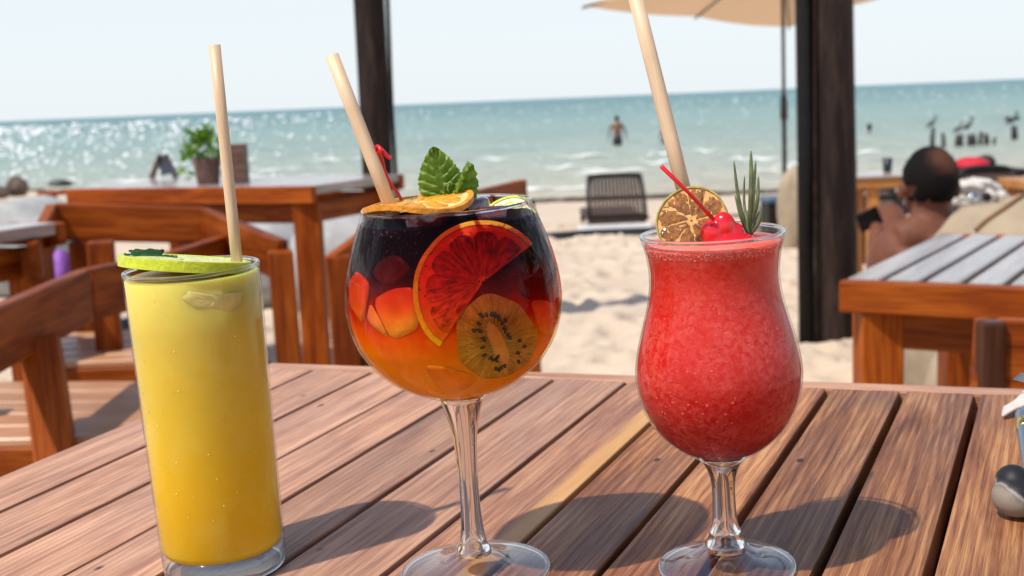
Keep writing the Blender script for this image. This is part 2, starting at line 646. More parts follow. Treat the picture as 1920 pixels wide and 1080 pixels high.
def leafmat(name, c0, c1, trans=0.3, nsc=160):
    m, nt, b = new_mat(name)
    v = coords(nt)
    r = ramp(nt, noise(nt, v, nsc, 5), [(0.3, c0), (0.7, c1)])
    nt.links.new(r.outputs[0], b.inputs['Base Color'])
    b.inputs['Roughness'].default_value = 0.42
    b.inputs['Specular IOR Level'].default_value = 0.45
    tl = nt.nodes.new('ShaderNodeBsdfTranslucent')
    cc = mixc(nt, 1.0, r.outputs[0], (1.5, 1.7, 0.5), 'MULTIPLY')
    nt.links.new(cc, tl.inputs[0])
    mx = nt.nodes.new('ShaderNodeMixShader')
    mx.inputs[0].default_value = trans
    nt.links.new(b.outputs[0], mx.inputs[1])
    nt.links.new(tl.outputs[0], mx.inputs[2])
    nt.links.new(mx.outputs[0], nt.nodes['Material Output'].inputs[0])
    bump(nt, b, noise(nt, v, 900, 3), 0.3, 0.0004)
    return m


M['mint'] = leafmat('mint_leaf', (0.12, 0.21, 0.03), (0.27, 0.40, 0.085), 0.35)
M['mint_dark'] = leafmat('mint_leaf_dark', (0.012, 0.055, 0.008), (0.03, 0.10, 0.02), 0.15)
M['rosemary'] = leafmat('rosemary_needle', (0.075, 0.105, 0.045), (0.20, 0.25, 0.12), 0.15)
M['plant'] = leafmat('pot_plant', (0.045, 0.13, 0.010), (0.16, 0.30, 0.025), 0.3, 30)
M['cherry'] = plain('candied_cherry', (0.62, 0.006, 0.014), 0.12, 0.2, 90, 0.15, sss=0.5, coat=0.6)
M['pick'] = plain('red_plastic', (0.60, 0.010, 0.014), 0.25, 0.1, 60, sss=0.2)


# ------------------------------------------------------------------ setting: sand, sea
def shore_shift(x):
    return 0.93 * np.maximum(0, -x - 0.5)


def ground_z(x, y):
    x, y = np.asarray(x, float), np.asarray(y, float)
    t = np.maximum(0, y - 7.5 - shore_shift(x) * np.clip((y - 7.5) / 12, 0, 1))
    return -0.0565 * np.minimum(t, 60)


def gz(x, y):
    return float(ground_z(x, y))


def grid_mesh(name, xs, ys, zf, mats, smooth=True):
    X, Y = np.meshgrid(xs, ys)
    Z = zf(X, Y)
    v = np.stack([X.ravel(), Y.ravel(), Z.ravel()], 1)
    nx, ny = len(xs), len(ys)
    i, j = np.meshgrid(np.arange(nx - 1), np.arange(ny - 1))
    a = (j * nx + i).ravel()
    q = np.stack([a, a + 1, a + nx + 1, a + nx], 1)
    me = bpy.data.meshes.new(name)
    me.vertices.add(len(v))
    me.vertices.foreach_set('co', v.ravel())
    me.loops.add(q.size)
    me.loops.foreach_set('vertex_index', q.ravel())
    me.polygons.add(len(q))
    me.polygons.foreach_set('loop_start', np.arange(len(q)) * 4)
    me.polygons.foreach_set('use_smooth', np.ones(len(q), bool))
    me.update(calc_edges=True)
    return link(name, me, mats)


def spaced(lo, a, b, hi, fine, ratio=1.25):
    out = list(np.arange(a, b, fine))
    s, p = fine, b
    while p < hi:
        out.append(p); s *= ratio; p += s
    out.append(hi)
    s, p, left = fine, a, []
    while True:
        s *= ratio; p -= s
        if p <= lo:
            break
        left.append(p)
    return np.array([lo] + left[::-1] + out)


dim = []
for _ in range(2600):                     # footprints and scuffs
    dim.append((rng.uniform(-3.6, 4.2), rng.uniform(3.6, 13), rng.uniform(0.05, 0.14), rng.uniform(0.008, 0.042), rng.uniform(0, math.pi), rng.uniform(0.45, 0.8)))


def sand_z(X, Y):
    Z = ground_z(X, Y)
    near = np.clip((16 - Y) / 4, 0, 1) * np.clip((8 - np.abs(X)) / 3, 0, 1)
    Z = Z + 0.018 * np.sin(X * 1.7 + 0.6 * np.sin(Y * 1.1)) * np.cos(Y * 1.3 + X * .4) * near
    out = Z.copy()
    xs, ys = X[0], Y[:, 0]
    for (cx, cy, r, d, a, e) in dim:
        i0, i1 = np.searchsorted(xs, [cx - 3 * r, cx + 3 * r])
        j0, j1 = np.searchsorted(ys, [cy - 3 * r, cy + 3 * r])
        if i1 - i0 < 2 or j1 - j0 < 2:
            continue
        sx, sy = X[j0:j1, i0:i1] - cx, Y[j0:j1, i0:i1] - cy
        u = sx * math.cos(a) + sy * math.sin(a)
        v = (-sx * math.sin(a) + sy * math.cos(a)) / e
        q = (u * u + v * v) / (r * r)
        out[j0:j1, i0:i1] += -d * np.exp(-q * 1.6) + 0.55 * d * np.exp(-(np.sqrt(q) - 1.25) ** 2 * 5)
    return out


m, nt, b = new_mat('beach_sand')
v = coords(nt)
c = ramp(nt, noise(nt, v, 1.3, 6, 0.6), [(0.3, (0.53, 0.425, 0.325)), (0.7, (0.64, 0.53, 0.42))]).outputs[0]
c = mixc(nt, 0.35, c, ramp(nt, noise(nt, v, 420, 2), [(0.3, (0.6, 0.55, 0.5)), (0.6, (1.1, 1.08, 1.05))]).outputs[0], 'MULTIPLY')
nt.links.new(c, b.inputs['Base Color'])
b.inputs['Roughness'].default_value = 0.9
b.inputs['Specular IOR Level'].default_value = 0.15
bump(nt, b, noise(nt, v, 38, 6, 0.65), 0.55, 0.02)
M['sand'] = m
xs = spaced(-500, -2.6, 3.2, 500, 0.024, 1.22)
ys = spaced(-300, 3.7, 12.6, 75, 0.026, 1.16)
sand = grid_mesh('sand', xs, ys, sand_z, M['sand'])
tag(sand, 'pale beach sand trodden with footprints', None, None, 'structure')

SEA_Z = -1.05
m, nt, b = new_mat('sea_water')
v = coords(nt)
sx = nt.nodes.new('ShaderNodeSeparateXYZ')
nt.links.new(v, sx.inputs[0])
dist_ = math_(nt, 'DIVIDE', 26.0, math_(nt, 'MAXIMUM', sx.outputs[1], 1.0))      # 1 at the shore, 0 far out
vn = coords(nt, (0.05, 0.22, 1))
pn = noise(nt, vn, 1.0, 5, 0.6)
dd = math_(nt, 'ADD', dist_, math_(nt, 'MULTIPLY', math_(nt, 'SUBTRACT', pn, 0.5), 0.30))
c = ramp(nt, dd, [(0.0, (0.045, 0.165, 0.175)), (0.06, (0.075, 0.215, 0.215)), (0.20, (0.19, 0.325, 0.30)), (0.5, (0.33, 0.41, 0.355)), (0.85, (0.45, 0.45, 0.36)), (1.0, (0.50, 0.44, 0.33))]).outputs[0]
nt.links.new(c, b.inputs['Base Color'])
b.inputs['Roughness'].default_value = 0.28
b.inputs['IOR'].default_value = 1.33
w1 = noise(nt, coords(nt, (0.35, 1.0, 1)), 0.55, 6, 0.62, 0.4)
w2 = noise(nt, coords(nt, (0.5, 1.4, 1)), 2.6, 4, 0.6, 0.3)
bump(nt, b, math_(nt, 'ADD', w1, math_(nt, 'MULTIPLY', w2, 0.35)), 1.0, 1.1)
M['sea'] = m


def sea_z(X, Y):
    fade = np.clip((140 - Y) / 80, 0, 1)
    Z = SEA_Z + fade * (0.05 * np.sin(Y * 1.1 + 1.2 * np.sin(X * 0.13) + 0.3 * X) + 0.035 * np.sin(Y * 2.3 - X * 0.5 + np.sin(X * 0.31)) + 0.02 * np.sin(Y * 4.1 + X * 1.1))
    return Z


xs = spaced(-12000, -30, 30, 12000, 0.6, 1.3)
ys = spaced(20, 22, 75, 14000, 0.25, 1.16)
sea = grid_mesh('sea', xs, ys, sea_z, M['sea'])
tag(sea, 'turquoise sea with small waves', None, None, 'structure')

# sun glints shaped as solid white flecks, then broken water
M['foam_glint'] = plain('foam_glint', (0.86, 0.87, 0.86), 0.6, 0.05, 3)
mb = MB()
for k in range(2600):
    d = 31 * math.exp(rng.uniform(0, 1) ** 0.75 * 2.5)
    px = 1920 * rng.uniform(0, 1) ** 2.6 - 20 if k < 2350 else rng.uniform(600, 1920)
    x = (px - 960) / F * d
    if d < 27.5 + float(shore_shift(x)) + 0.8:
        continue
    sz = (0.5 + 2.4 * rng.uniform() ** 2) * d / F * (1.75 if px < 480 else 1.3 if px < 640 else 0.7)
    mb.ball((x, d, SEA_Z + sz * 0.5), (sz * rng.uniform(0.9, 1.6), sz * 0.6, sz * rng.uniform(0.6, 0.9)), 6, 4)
fo = mb.build('glint_flecks', M['foam_glint'])
tag(fo, 'scattered white flecks shaped as sun glints on the sea', 'foam_glint', None, 'stuff')
mb = MB()
for k in range(34):                        # long breaking lines close in
    d = rng.choice([29.0, 33.0, 38.0, 44.0]) + rng.normal(0, 0.5)
    x = rng.uniform(-14, 12)
    y = d + shore_shift(x) * 0.95
    ln = rng.uniform(0.6, 2.6)
    pts, rad = [], []
    for q in range(9):
        t = q / 8
        pts.append((x + (t - .5) * ln, y + 0.12 * math.sin(7 * t + k), SEA_Z + 0.05 + 0.03 * math.sin(11 * t + k)))
        rad.append(0.010 + 0.05 * math.sin(math.pi * t) * (0.6 + 0.4 * math.sin(9 * t + k * 2)))
    mb.tube(pts, rad, 7)
fo2 = mb.build('breaking_wave', M['foam_glint'])
tag(fo2, 'long white breaking wave lines near the shore', 'wave', None, 'stuff')
mb = MB()                                  # dark seaweed at the water's edge
for k in range(420):
    x = rng.uniform(-2, 7.5) if k < 300 else rng.uniform(-14, 9)
    y = 24.2 + 0.25 * math.sin(x * 1.7) + rng.normal(0, 0.28) + float(shore_shift(x)) * 0.9
    z = gz(x, y)
    s = rng.uniform(0.05, 0.16)
    mb.ball((x, y, z + 0.01), (s * 1.5, s, s * 0.45), 6, 4)
tag(mb.build('seaweed', plain('seaweed', (0.07, 0.05, 0.035), 0.8, 0.3, 4)), 'dark strip of washed up seaweed at the waterline', 'seaweed', None, 'stuff')

# ------------------------------------------------------------------ the near table (in its own slightly tilted frame)
TH = R(24.2)
tdir, ndir = Vector((math.sin(TH), math.cos(TH), 0)), Vector((math.cos(TH), -math.sin(TH), 0))


def tn(t, n, z=0.0):
    return tdir * t + ndir * n + Vector((0, 0, z))


H = CAM_T
table = thing('wooden_table', 'wooden slatted table in the foreground with three drinks on it', 'table', tn(0.5, -0.2, -0.75), None, MT)
TI = Matrix.Translation(-tn(0.5, -0.2, -0.75))


def tboard(name, p0, p1, w, t, mat, bev=0.0016):
    a = TI @ Vector(p0)
    b_ = TI @ Vector(p1)
    return board(name, a, b_, w, t, mat, table, (0, 0, 1), bev, 2)


edges = [-2.665, -2.437, -2.20, -1.966, -1.754, -1.528, -1.284, -1.075, -0.861, -0.663, -0.454, -0.253, -0.035, 0.18, 0.40, 0.62, 0.84]
T_END, T_NEAR = 3.688 * H, 0.10
gap = 0.0042
for i in range(len(edges) - 1):
    a, b_ = edges[i] * H, edges[i + 1] * H
    g0 = gap * (0.55 if i in (3,) else 1.0) * (1.25 if i > 8 else 1.0) / 2
    g1 = gap * (0.5 if i == 2 else 1.0) * (1.25 if i > 7 else 1.0) / 2
    n0 = a + (0 if i == 0 else g0)
    n1 = b_ - g1
    mat = M['table_gold'] if i == 6 else (M['table_red'] if i >= 7 else M['table'])
    tboard('plank', tn(T_NEAR, (n0 + n1) / 2, -0.010), tn(T_END, (n0 + n1) / 2, -0.010), n1 - n0, 0.020, mat, 0.0013)
NA, NB = edges[0] * H, edges[-1] * H
tboard('end_rail', tn(T_END + 0.0098, NA, -0.014), tn(T_END + 0.0098, NB, -0.014), 0.0185, 0.028, M['table'])
tboard('end_rail', tn(T_NEAR - 0.0098, NA, -0.014), tn(T_NEAR - 0.0098, NB, -0.014), 0.0185, 0.028, M['table'])
for k, t in enumerate((0.205, 0.4425, 0.68, 0.80)):
    tboard('added_underlay', tn(t, NA + 0.03, -0.0325), tn(t, NB - 0.03, -0.0325), 0.236, 0.024, M['log'], 0.002)  # dark boards added under the planks to stop light and darken the gaps
for n in (NA + 0.03, NB - 0.03):
    tboard('apron', tn(T_NEAR + 0.02, n, -0.085), tn(T_END - 0.02, n, -0.085), 0.022, 0.078, M['teak'])
for t in (T_NEAR + 0.04, T_END - 0.04):
    for n in (NA + 0.075, NB - 0.075):
        tboard('leg', tn(t, n, -0.79), tn(t, n, -0.046), 0.066, 0.066, M['teak'])


# ------------------------------------------------------------------ glasses
def axis_of(px, py):
    return tab_z(px, py, 0.0)


AX_T, AX_W, AX_H = axis_of(423, 1062), axis_of(892, 1073), axis_of(1363, 1066)


def local(ax, p):
    return Vector(p) - ax


# --- tall glass
tall = thing('tall_glass', 'tall straight glass of cloudy yellow juice, leftmost of the three drinks', 'glass', AX_T, 'cocktail glasses on the near table', MT)
rz = lambda z: 0.0318 + (0.0342 - 0.0318) * z / 0.1605
prof = [(rz(z), z) for z in (0.0045, 0.02, 0.05, 0.09, 0.13, 0.1590)] + [(rz(.16) - 0.0005, 0.1603), (rz(.16) - 0.0016, 0.1603), (rz(.16) - 0.0021, 0.1592), (rz(.155) - 0.0021, 0.1550)]
lathe('glass_wall', prof, M['shell'], tall)
lathe('base', [(0, 0.0003), (0.0295, 0.0003), (0.0312, 0.0012), (rz(.004) - .0003, 0.0040), (rz(.0125) - .0004, 0.0125), (0.0305, 0.0133), (0.024, 0.0118), (0.012, 0.0108), (0, 0.0105)], M['shell_foot'], tall)
lathe('base_rim', [(0.0302 + .0013 * math.cos(a), 0.0017 + 0.0013 * math.sin(a)) for a in np.linspace(0, 2 * math.pi, 11)], M['glass'], tall)
lathe('rim', [(rz(.16) - .0010 + .0012 * math.cos(a), .1600 + .0010 * math.sin(a)) for a in np.linspace(0, 2 * math.pi, 9)], M['glass'], tall)
jl = [(0, 0.0102), (0.012, 0.0105), (0.024, 0.0115), (0.0300, 0.0128)] + [(rz(z) - 0.0009, z) for z in (0.0160, 0.05, 0.09, 0.13, 0.1565)] + [(0.0318, 0.1573), (0.024, 0.1569), (0, 0.1568)]
lathe('juice', jl, M['juice'], tall)
M['ice_pale'] = plain('clouded_ice', (0.66, 0.55, 0.165), 0.5, 0.14, 150, 0.2, sss=0.0, spec=0.1)
# --- balloon glass
WR = [(0.0906, 0.0099), (0.0925, 0.0140), (0.0944, 0.0192), (0.0975, 0.0262), (0.1000, 0.0307), (0.1045, 0.0366), (0.1095, 0.0417), (0.1150, 0.0455), (0.1203, 0.0485), (0.1290, 0.0513), (0.1387, 0.0525), (0.1460, 0.0522), (0.1529, 0.0513), (0.1610, 0.0494), (0.1691, 0.0470), (0.1770, 0.0440), (0.1845, 0.0410)]
Wz = np.array([a for a, _ in WR]); Wr = np.array([b_ for _, b_ in WR])
# smooth resample
zz = np.linspace(Wz[0], Wz[-1], 60)
rr = np.interp(zz, Wz, Wr)
for _ in range(3):
    rr[1:-1] = (rr[:-2] + 2 * rr[1:-1] + rr[2:]) / 4
WB = lambda z: float(np.interp(z, zz, rr))
wineg = thing('balloon_glass', 'round stemmed balloon glass of layered purple and orange sangria', 'glass', AX_W, 'cocktail glasses on the near table', MT)
prof = [(float(r_), float(z)) for z, r_ in zip(zz, rr)]
prof += [(0.0409, 0.1856), (0.0402, 0.1860), (0.0395, 0.1856), (WB(.182) - .0015, 0.182), (WB(.1785) - .0016, 0.1785)]
lathe('bowl', prof, M['shell_wet'], wineg, seg=128)
lathe('rim', [(0.0402 + .0009 * math.cos(a), .1858 + .0009 * math.sin(a)) for a in np.linspace(0, 2 * math.pi, 9)], M['glass'], wineg)
wl = [(0, 0.0923), (0.007, 0.0924), (0.0125, 0.0934), (0.0165, 0.0946)] + [(float(r_) - 0.0014, float(z)) for z, r_ in zip(zz, rr) if 0.0955 < z < 0.180] + [(0.0395, 0.1806), (0.030, 0.1804), (0, 0.1803)]
lathe('sangria', wl, M['wine'], wineg, seg=128)
stem = [(0, 0.0926), (0.0085, 0.0926), (0.0122, 0.0922), (0.0108, 0.0895), (0.0092, 0.0850), (0.0075, 0.0790), (0.0062, 0.0720), (0.0055, 0.064), (0.0050, 0.054), (0.0048, 0.043), (0.0050, 0.033), (0.0056, 0.024), (0.0064, 0.0185), (0.0068, 0.0175), (0.0067, 0.0165), (0.0076, 0.0145), (0.0088, 0.0128), (0.0088, 0.0105), (0, 0.0095)]
st_w = lathe('stem', stem, M['glass'], wineg)
foot = [(0.0078, 0.0138), (0.0100, 0.0112), (0.0150, 0.0085), (0.020, 0.0066), (0.028, 0.0046), (0.0345, 0.0034), (0.0366, 0.0028)]
lathe('foot', foot, M['shell_foot'], wineg)
lathe('foot_underside', [(0.0080, 0.0090), (0.0130, 0.0050), (0.020, 0.0020), (0.028, 0.0006), (0.0345, 0.0003), (0.0366, 0.0006)], M['shell_foot'], wineg)
lathe('foot_rim', [(0.0366 + .0012 * math.cos(a), 0.0017 + 0.0011 * math.sin(a)) for a in np.linspace(0, 2 * math.pi, 11)], M['glass'], wineg)
# --- hurricane glass
HR = [(0.0560, 0.0100), (0.0580, 0.0135), (0.0601, 0.0175), (0.0640, 0.0232), (0.0679, 0.0276), (0.0730, 0.0318), (0.0779, 0.0346), (0.0850, 0.0376), (0.0907, 0.0389), (0.0960, 0.0395), (0.1013, 0.0396), (0.1100, 0.0382), (0.1208, 0.0353), (0.1339, 0.0317), (0.1442, 0.0303), (0.1525, 0.0307), (0.1590, 0.0319), (0.1645, 0.0335)]
hz0 = np.array([a for a, _ in HR]); hr0 = np.array([b_ for _, b_ in HR])
hz = np.linspace(hz0[0], hz0[-1], 60)
hr = np.interp(hz, hz0, hr0)
for _ in range(4):
    hr[1:-1] = (hr[:-2] + 2 * hr[1:-1] + hr[2:]) / 4
HB = lambda z: float(np.interp(z, hz, hr))
hur = thing('hurricane_glass', 'curved hurricane glass of red slush, rightmost of the three drinks', 'glass', AX_H, 'cocktail glasses on the near table', MT)
prof = [(float(r_), float(z)) for z, r_ in zip(hz, hr)] + [(0.0336, 0.1655), (0.0329, 0.1660), (0.0321, 0.1655), (HB(.164) - .0012, 0.1640), (HB(.163) - .0012, 0.1630)]
lathe('bowl', prof, M['shell'], hur, seg=128)
lathe('rim', [(0.0329 + .0010 * math.cos(a), .1658 + .0010 * math.sin(a)) for a in np.linspace(0, 2 * math.pi, 9)], M['glass'], hur)
hl = [(0, 0.0575), (0.007, 0.0576), (0.0115, 0.0586)] + [(float(r_) - 0.0009, float(z)) for z, r_ in zip(hz, hr) if 0.0605 < z < 0.1618] + [(0.0314, 0.1622), (0.022, 0.1630), (0.010, 0.1636), (0, 0.1638)]
lathe('slush', hl, M['slush'], hur, seg=128)
stem = [(0, 0.0578), (0.0085, 0.0578), (0.0116, 0.0570), (0.0092, 0.0545), (0.0074, 0.0510), (0.0062, 0.0470), (0.0056, 0.0430), (0.0055, 0.036), (0.0058, 0.028), (0.0064, 0.0225), (0.0076, 0.0200), (0.0080, 0.0190), (0.0078, 0.0178), (0.0088, 0.0152), (0.0102, 0.0130), (0.0102, 0.0105), (0, 0.0095)]
st_h = lathe('stem', stem, M['glass'], hur)
foot = [(0.0092, 0.0140), (0.0118, 0.0112), (0.0160, 0.0086), (0.020, 0.0069), (0.026, 0.0051), (0.0305, 0.0039), (0.0322, 0.0032)]
lathe('foot', foot, M['shell_foot'], hur)
lathe('foot_underside', [(0.0094, 0.0090), (0.0140, 0.0050), (0.020, 0.0020), (0.026, 0.0006), (0.0305, 0.0003), (0.0322, 0.0006)], M['shell_foot'], hur)
lathe('foot_rim', [(0.0322 + .0012 * math.cos(a), 0.0019 + 0.0012 * math.sin(a)) for a in np.linspace(0, 2 * math.pi, 11)], M['glass'], hur)
# bubbles clinging under the glass
def bubbles(name, mat, parent, rfun, z0, z1, n, r0, r1, off, seed, band=None, squash=0.55):
    g = np.random.default_rng(seed)
    mb = MB()
    for _ in range(n):
        z = g.uniform(z0, z1)
        a = g.uniform(math.pi, 2 * math.pi) if g.uniform() < 0.85 else g.uniform(0, math.pi)
        if band is not None:
            q = mnoise.noise(Vector((math.cos(a) * 2.2, math.sin(a) * 2.2, z * 60 + seed)))
            if q < band:
                continue
        r = r0 + (r1 - r0) * g.uniform() ** 3
        rad = rfun(z) - off
        rot = Matrix.Rotation(a, 3, 'Z')
        mb.ball((rad * math.cos(a), rad * math.sin(a), z), (r * squash, r, r * g.uniform(.85, 1.1)), 8, 6, rot)
    o = mb.build(name, mat, parent)
    o['kind'] = 'stuff'
    return o


M['bub_red'] = plain('slush_bubble', (0.66, 0.065, 0.05), 0.3, 0.4, 400, spec=0.2)
M['bub_dark'] = plain('wine_bubble', (0.05, 0.008, 0.014), 0.08, 0.3, 400, coat=1.0)
M['bub_pale'] = plain('foam_bubble', (0.74, 0.20, 0.16), 0.5, 0.3, 400, spec=0.15)
M['bub_juice'] = plain('juice_bubble', (0.80, 0.62, 0.16), 0.12, 0.2, 400, coat=0.4)
bubbles('bubbles', M['bub_red'], hur, HB, 0.082, 0.140, 900, 0.00018, 0.0008, 0.0009, 3, 0.08, 0.35)
bubbles('foam_bubbles', M['bub_pale'], hur, HB, 0.1575, 0.1612, 700, 0.00018, 0.0005, 0.0008, 4)
bubbles('bubbles', M['bub_dark'], wineg, WB, 0.142, 0.1795, 1500, 0.00016, 0.0006, 0.0013, 5, 0.0)
bubbles('bubbles', M['bub_juice'], tall, rz, 0.03, 0.155, 160, 0.0002, 0.0006, 0.0008, 6)


# ------------------------------------------------------------------ straws
def straw(label, p0, p1, r, group='reed straws in the drinks'):
    p0, p1 = Vector(p0), Vector(p1)
    m_, l = frame_of(p0, p1)
    seg, v, f = 24, [], []
    for (x, q) in ((-l / 2, r * .97), (-l / 6, r), (l / 6, r * .99), (l / 2, r), (l / 2, r * .72), (l / 2 - 0.03, r * .72)):
        for k in range(seg):
            a = 2 * math.pi * k / seg
            v.append((x, q * math.cos(a), q * math.sin(a)))
    for i in range(5):
        for k in range(seg):
            k2 = (k + 1) % seg
            f.append((i * seg + k, (i + 1) * seg + k, (i + 1) * seg + k2, i * seg + k2))
    f.append(tuple(range(seg)))
    f.append(tuple(5 * seg + k for k in range(seg)))
    o = mesh('straw', v, f, M['straw'], None, None)
    o.matrix_world = MT @ m_
    return tag(o, label, 'straw', group)


dT, dW, dH = AX_T.y, AX_W.y, AX_H.y


def extend(a, b_, t):
    return a + (b_ - a) * t


a, b_ = tab(402, 84, dT + 0.004), tab(445, 497, dT + 0.004)
straw('reed straw standing upright in the yellow juice', extend(a, b_, 1.12), a, 0.0029)
a, b_ = tab(622, 104, dW - 0.006), tab(728, 378, dW - 0.012)
straw('reed straw leaning left in the sangria glass', extend(a, b_, 1.10), a, 0.0033)
a, b_ = tab(1192, -4, dH + 0.03), tab(1286, 372, dH + 0.012)
straw('long reed straw leaning over the red slush, its top out of frame', extend(a, b_, 1.10), extend(a, b_, -0.08), 0.0036)


# ------------------------------------------------------------------ polar solids: citrus wheels, kiwi
def polar(name, fmap, th0, th1, rho0, rho1, dt, db, mats, parent, nth=12, nr=5, bulge=0.0, matrix=None, shrink=0.0, wrinkle=0.0, seed=0):
    """closed solid over theta th0..th1 and rho rho0..rho1 between depths dt (front) and db (back)"""
    full = abs(th1 - th0) > 2 * math.pi - 1e-6
    v, f = [], []
    ring = nth if full else nth + 1
    fr0 = rho0 if not callable(rho0) else None
    for side, dep in ((0, dt), (1, db)):
        for j in range(nr + 1):
            u = j / nr
            for i in range(ring):
                s = i / nth
                th = th0 + (th1 - th0) * s
                r0 = rho0(th) if callable(rho0) else rho0
                r1 = rho1(th) if callable(rho1) else rho1
                rho = r0 + (r1 - r0) * u
                d = dep
                if bulge:
                    e = math.sin(math.pi * u) * (math.sin(math.pi * s) if not full else 1)
                    d = dep + (-1 if side == 0 else 1) * bulge * math.sqrt(max(e, 0))
                if wrinkle:
                    d += wrinkle * mnoise.noise(Vector((rho * 9 * math.cos(th), rho * 9 * math.sin(th), seed + side * 3)))
                v.append(fmap(rho, th, d))
    n = ring * (nr + 1)
    for j in range(nr):
        for i in range(nth):
            i2 = (i + 1) % ring
            a, b_, c, d = j * ring + i, j * ring + i2, (j + 1) * ring + i2, (j + 1) * ring + i
            f.append((a, b_, c, d))
            f.append((n + a, n + d, n + c, n + b_))
    for i in range(nth):
        i2 = (i + 1) % ring
        a, b_ = nr * ring + i, nr * ring + i2
        f.append((a, b_, n + b_, n + a))
        a, b_ = i, i2
        f.append((b_, a, n + a, n + b_))
    if not full:
        for j in range(nr):
            a, b_ = j * ring, (j + 1) * ring
            f.append((a, b_, n + b_, n + a))
            a, b_ = j * ring + nth, (j + 1) * ring + nth
            f.append((b_, a, n + a, n + b_))
    bm = bmesh.new()
    me = bpy.data.meshes.new(name)
    me.from_pydata([tuple(x) for x in v], [], f)
    bm.from_mesh(me)
    bmesh.ops.recalc_face_normals(bm, faces=bm.faces)
    bm.to_mesh(me)
    bm.free()
    me.polygons.foreach_set('use_smooth', [True] * len(me.polygons))
    try:
        me.set_sharp_from_angle(angle=R(50))
    except Exception:
        pass
    return link(name, me, mats, parent, matrix)


def disc_map(normal, upish, Rad, wave=0.0, ph=0.0, sq=1.0):
    n = Vector(normal).normalized()
    x = Vector(upish).cross(n).normalized()
    y = n.cross(x)

    def fm(rho, th, d):
        w = wave * rho * rho * math.sin(2 * th + ph) + wave * 0.6 * rho * rho * math.sin(3 * th + 1.3 + ph)
        return x * (Rad * rho * math.cos(th)) + y * (Rad * rho * math.sin(th) * sq) + n * (-d + w)
    return fm


def citrus(name, label, cat, loc, normal, upish, Rad, thick, mats, nseg=9, start=0.0, sweep=2 * math.pi, wave=0.0, sink=0.0, flesh_out=0.80, rind_in=0.91, wrinkle=0.0, sq=1.0, gap_=0.06):
    """wheel or half wheel of citrus: rind, pith, one piece of flesh per segment"""
    o = thing(name, label, cat, loc, None, MT)
    fm = disc_map(normal, upish, Rad, wave, start, sq)
    nth = max(12, int(64 * sweep / 6.283))
    t = thick / 2
    polar('rind', fm, start, start + sweep, rind_in, 1.0, -t - 0.0002, t + 0.0002, mats[0], o, nth, 3, 0.0002, wrinkle=wrinkle * .4)
    polar('pith', fm, start, start + sweep, 0.03, rind_in - 0.002, -t + 0.0003 + sink * .3, t - 0.0003 - sink * .3, mats[1], o, nth, 6, wrinkle=wrinkle * .4)
    st = sweep / nseg
    for k in range(nseg):
        a0, a1 = start + k * st + gap_ * .8, start + (k + 1) * st - gap_ * .8
        mid, hw = (a0 + a1) / 2, (a1 - a0) / 2

        def r1(th, mid=mid, hw=hw):
            q = abs(th - mid) / hw
            return flesh_out - 0.11 * q ** 4
        polar('segment', fm, a0, a1, 0.14, r1, -t + sink, t - sink, mats[2], o, 10, 7, 0.0006, wrinkle=wrinkle, seed=k * 5)
    return o


# lime wheel lying on the rim of the tall glass
c = tab(352, 495, dT - 0.012)
lime = citrus('lime_slice', 'fresh lime slice lying across the rim of the tall juice glass', 'lime', Vector((AX_T.x - 0.0030, AX_T.y + 0.001, 0.1624)), (0.135, 0.112, 0.985), (0, 1, 0), 0.0328, 0.0050, [M['rind_lime'], M['lime_pale'], M['lime_flesh']], nseg=9)


# leaves
def leaf_mesh(name, base, direction, facing, length, width, mat, parent=None, serr=12, fold=0.25, curl=0.0, nu=44, nv=16, vein=0.0006, matrix=None, saws=0.09):
    d = Vector(direction).normalized()
    n = Vector(facing)
    n = (n - d * n.dot(d)).normalized()
    s = d.cross(n)
    v, f = [], []
    for i in range(nu + 1):
        u = i / nu
        w = (math.sin(math.pi * min(1, u * 0.93 + 0.06)) ** 0.72) * (1 - 0.34 * u) * 1.13
        saw = (u * serr) % 1.0
        w *= 1 - saws * saw * (1 if u < 0.97 else 0)
        if i == nu:
            w = 0.02
        for k in range(nv + 1):
            q = k / nv * 2 - 1
            off = abs(q)
            h = fold * abs(q) ** 1.3 * w * width * 0.5
            h += vein * 3 * math.sin((u * serr * 0.55 - off * 1.5) * 2 * math.pi) * min(1, off * 4) * min(1, (1 - off) * 3 + 0.25)
            h += vein * 2.2 * mnoise.noise(Vector((u * 14, q * 8, length * 100)))
            h -= vein * 3.0 * math.exp(-(q * 9) ** 2)
            cu = curl * length * u * u
            v.append(Vector(base) + d * (u * length) + s * (q * w * width * 0.5) + n * (h + cu))
    for i in range(nu):
        for k in range(nv):
            a = i * (nv + 1) + k
            f.append((a, a + 1, a + nv + 2, a + nv + 1))
    return mesh(name, v, f, mat, parent, matrix)


c = tab(233, 484, dT - 0.006)
o = thing('mint_leaf', 'dark mint leaf lying on the lime slice', 'mint', c, None, MT)
leaf_mesh('blade', (0, 0, 0.0022), (1, 0.15, -0.06), (0, -0.25, 1), 0.026, 0.020, M['mint_dark'], o, serr=6, fold=-0.6, curl=-0.10, vein=0.0002, saws=0.03)
leaf_mesh('blade', (0.002, 0.004, 0.0032), (1, 0.7, 0.0), (0, -0.3, 1), 0.018, 0.013, M['mint_dark'], o, serr=5, fold=-0.6, curl=-0.15, vein=0.0002, saws=0.03)

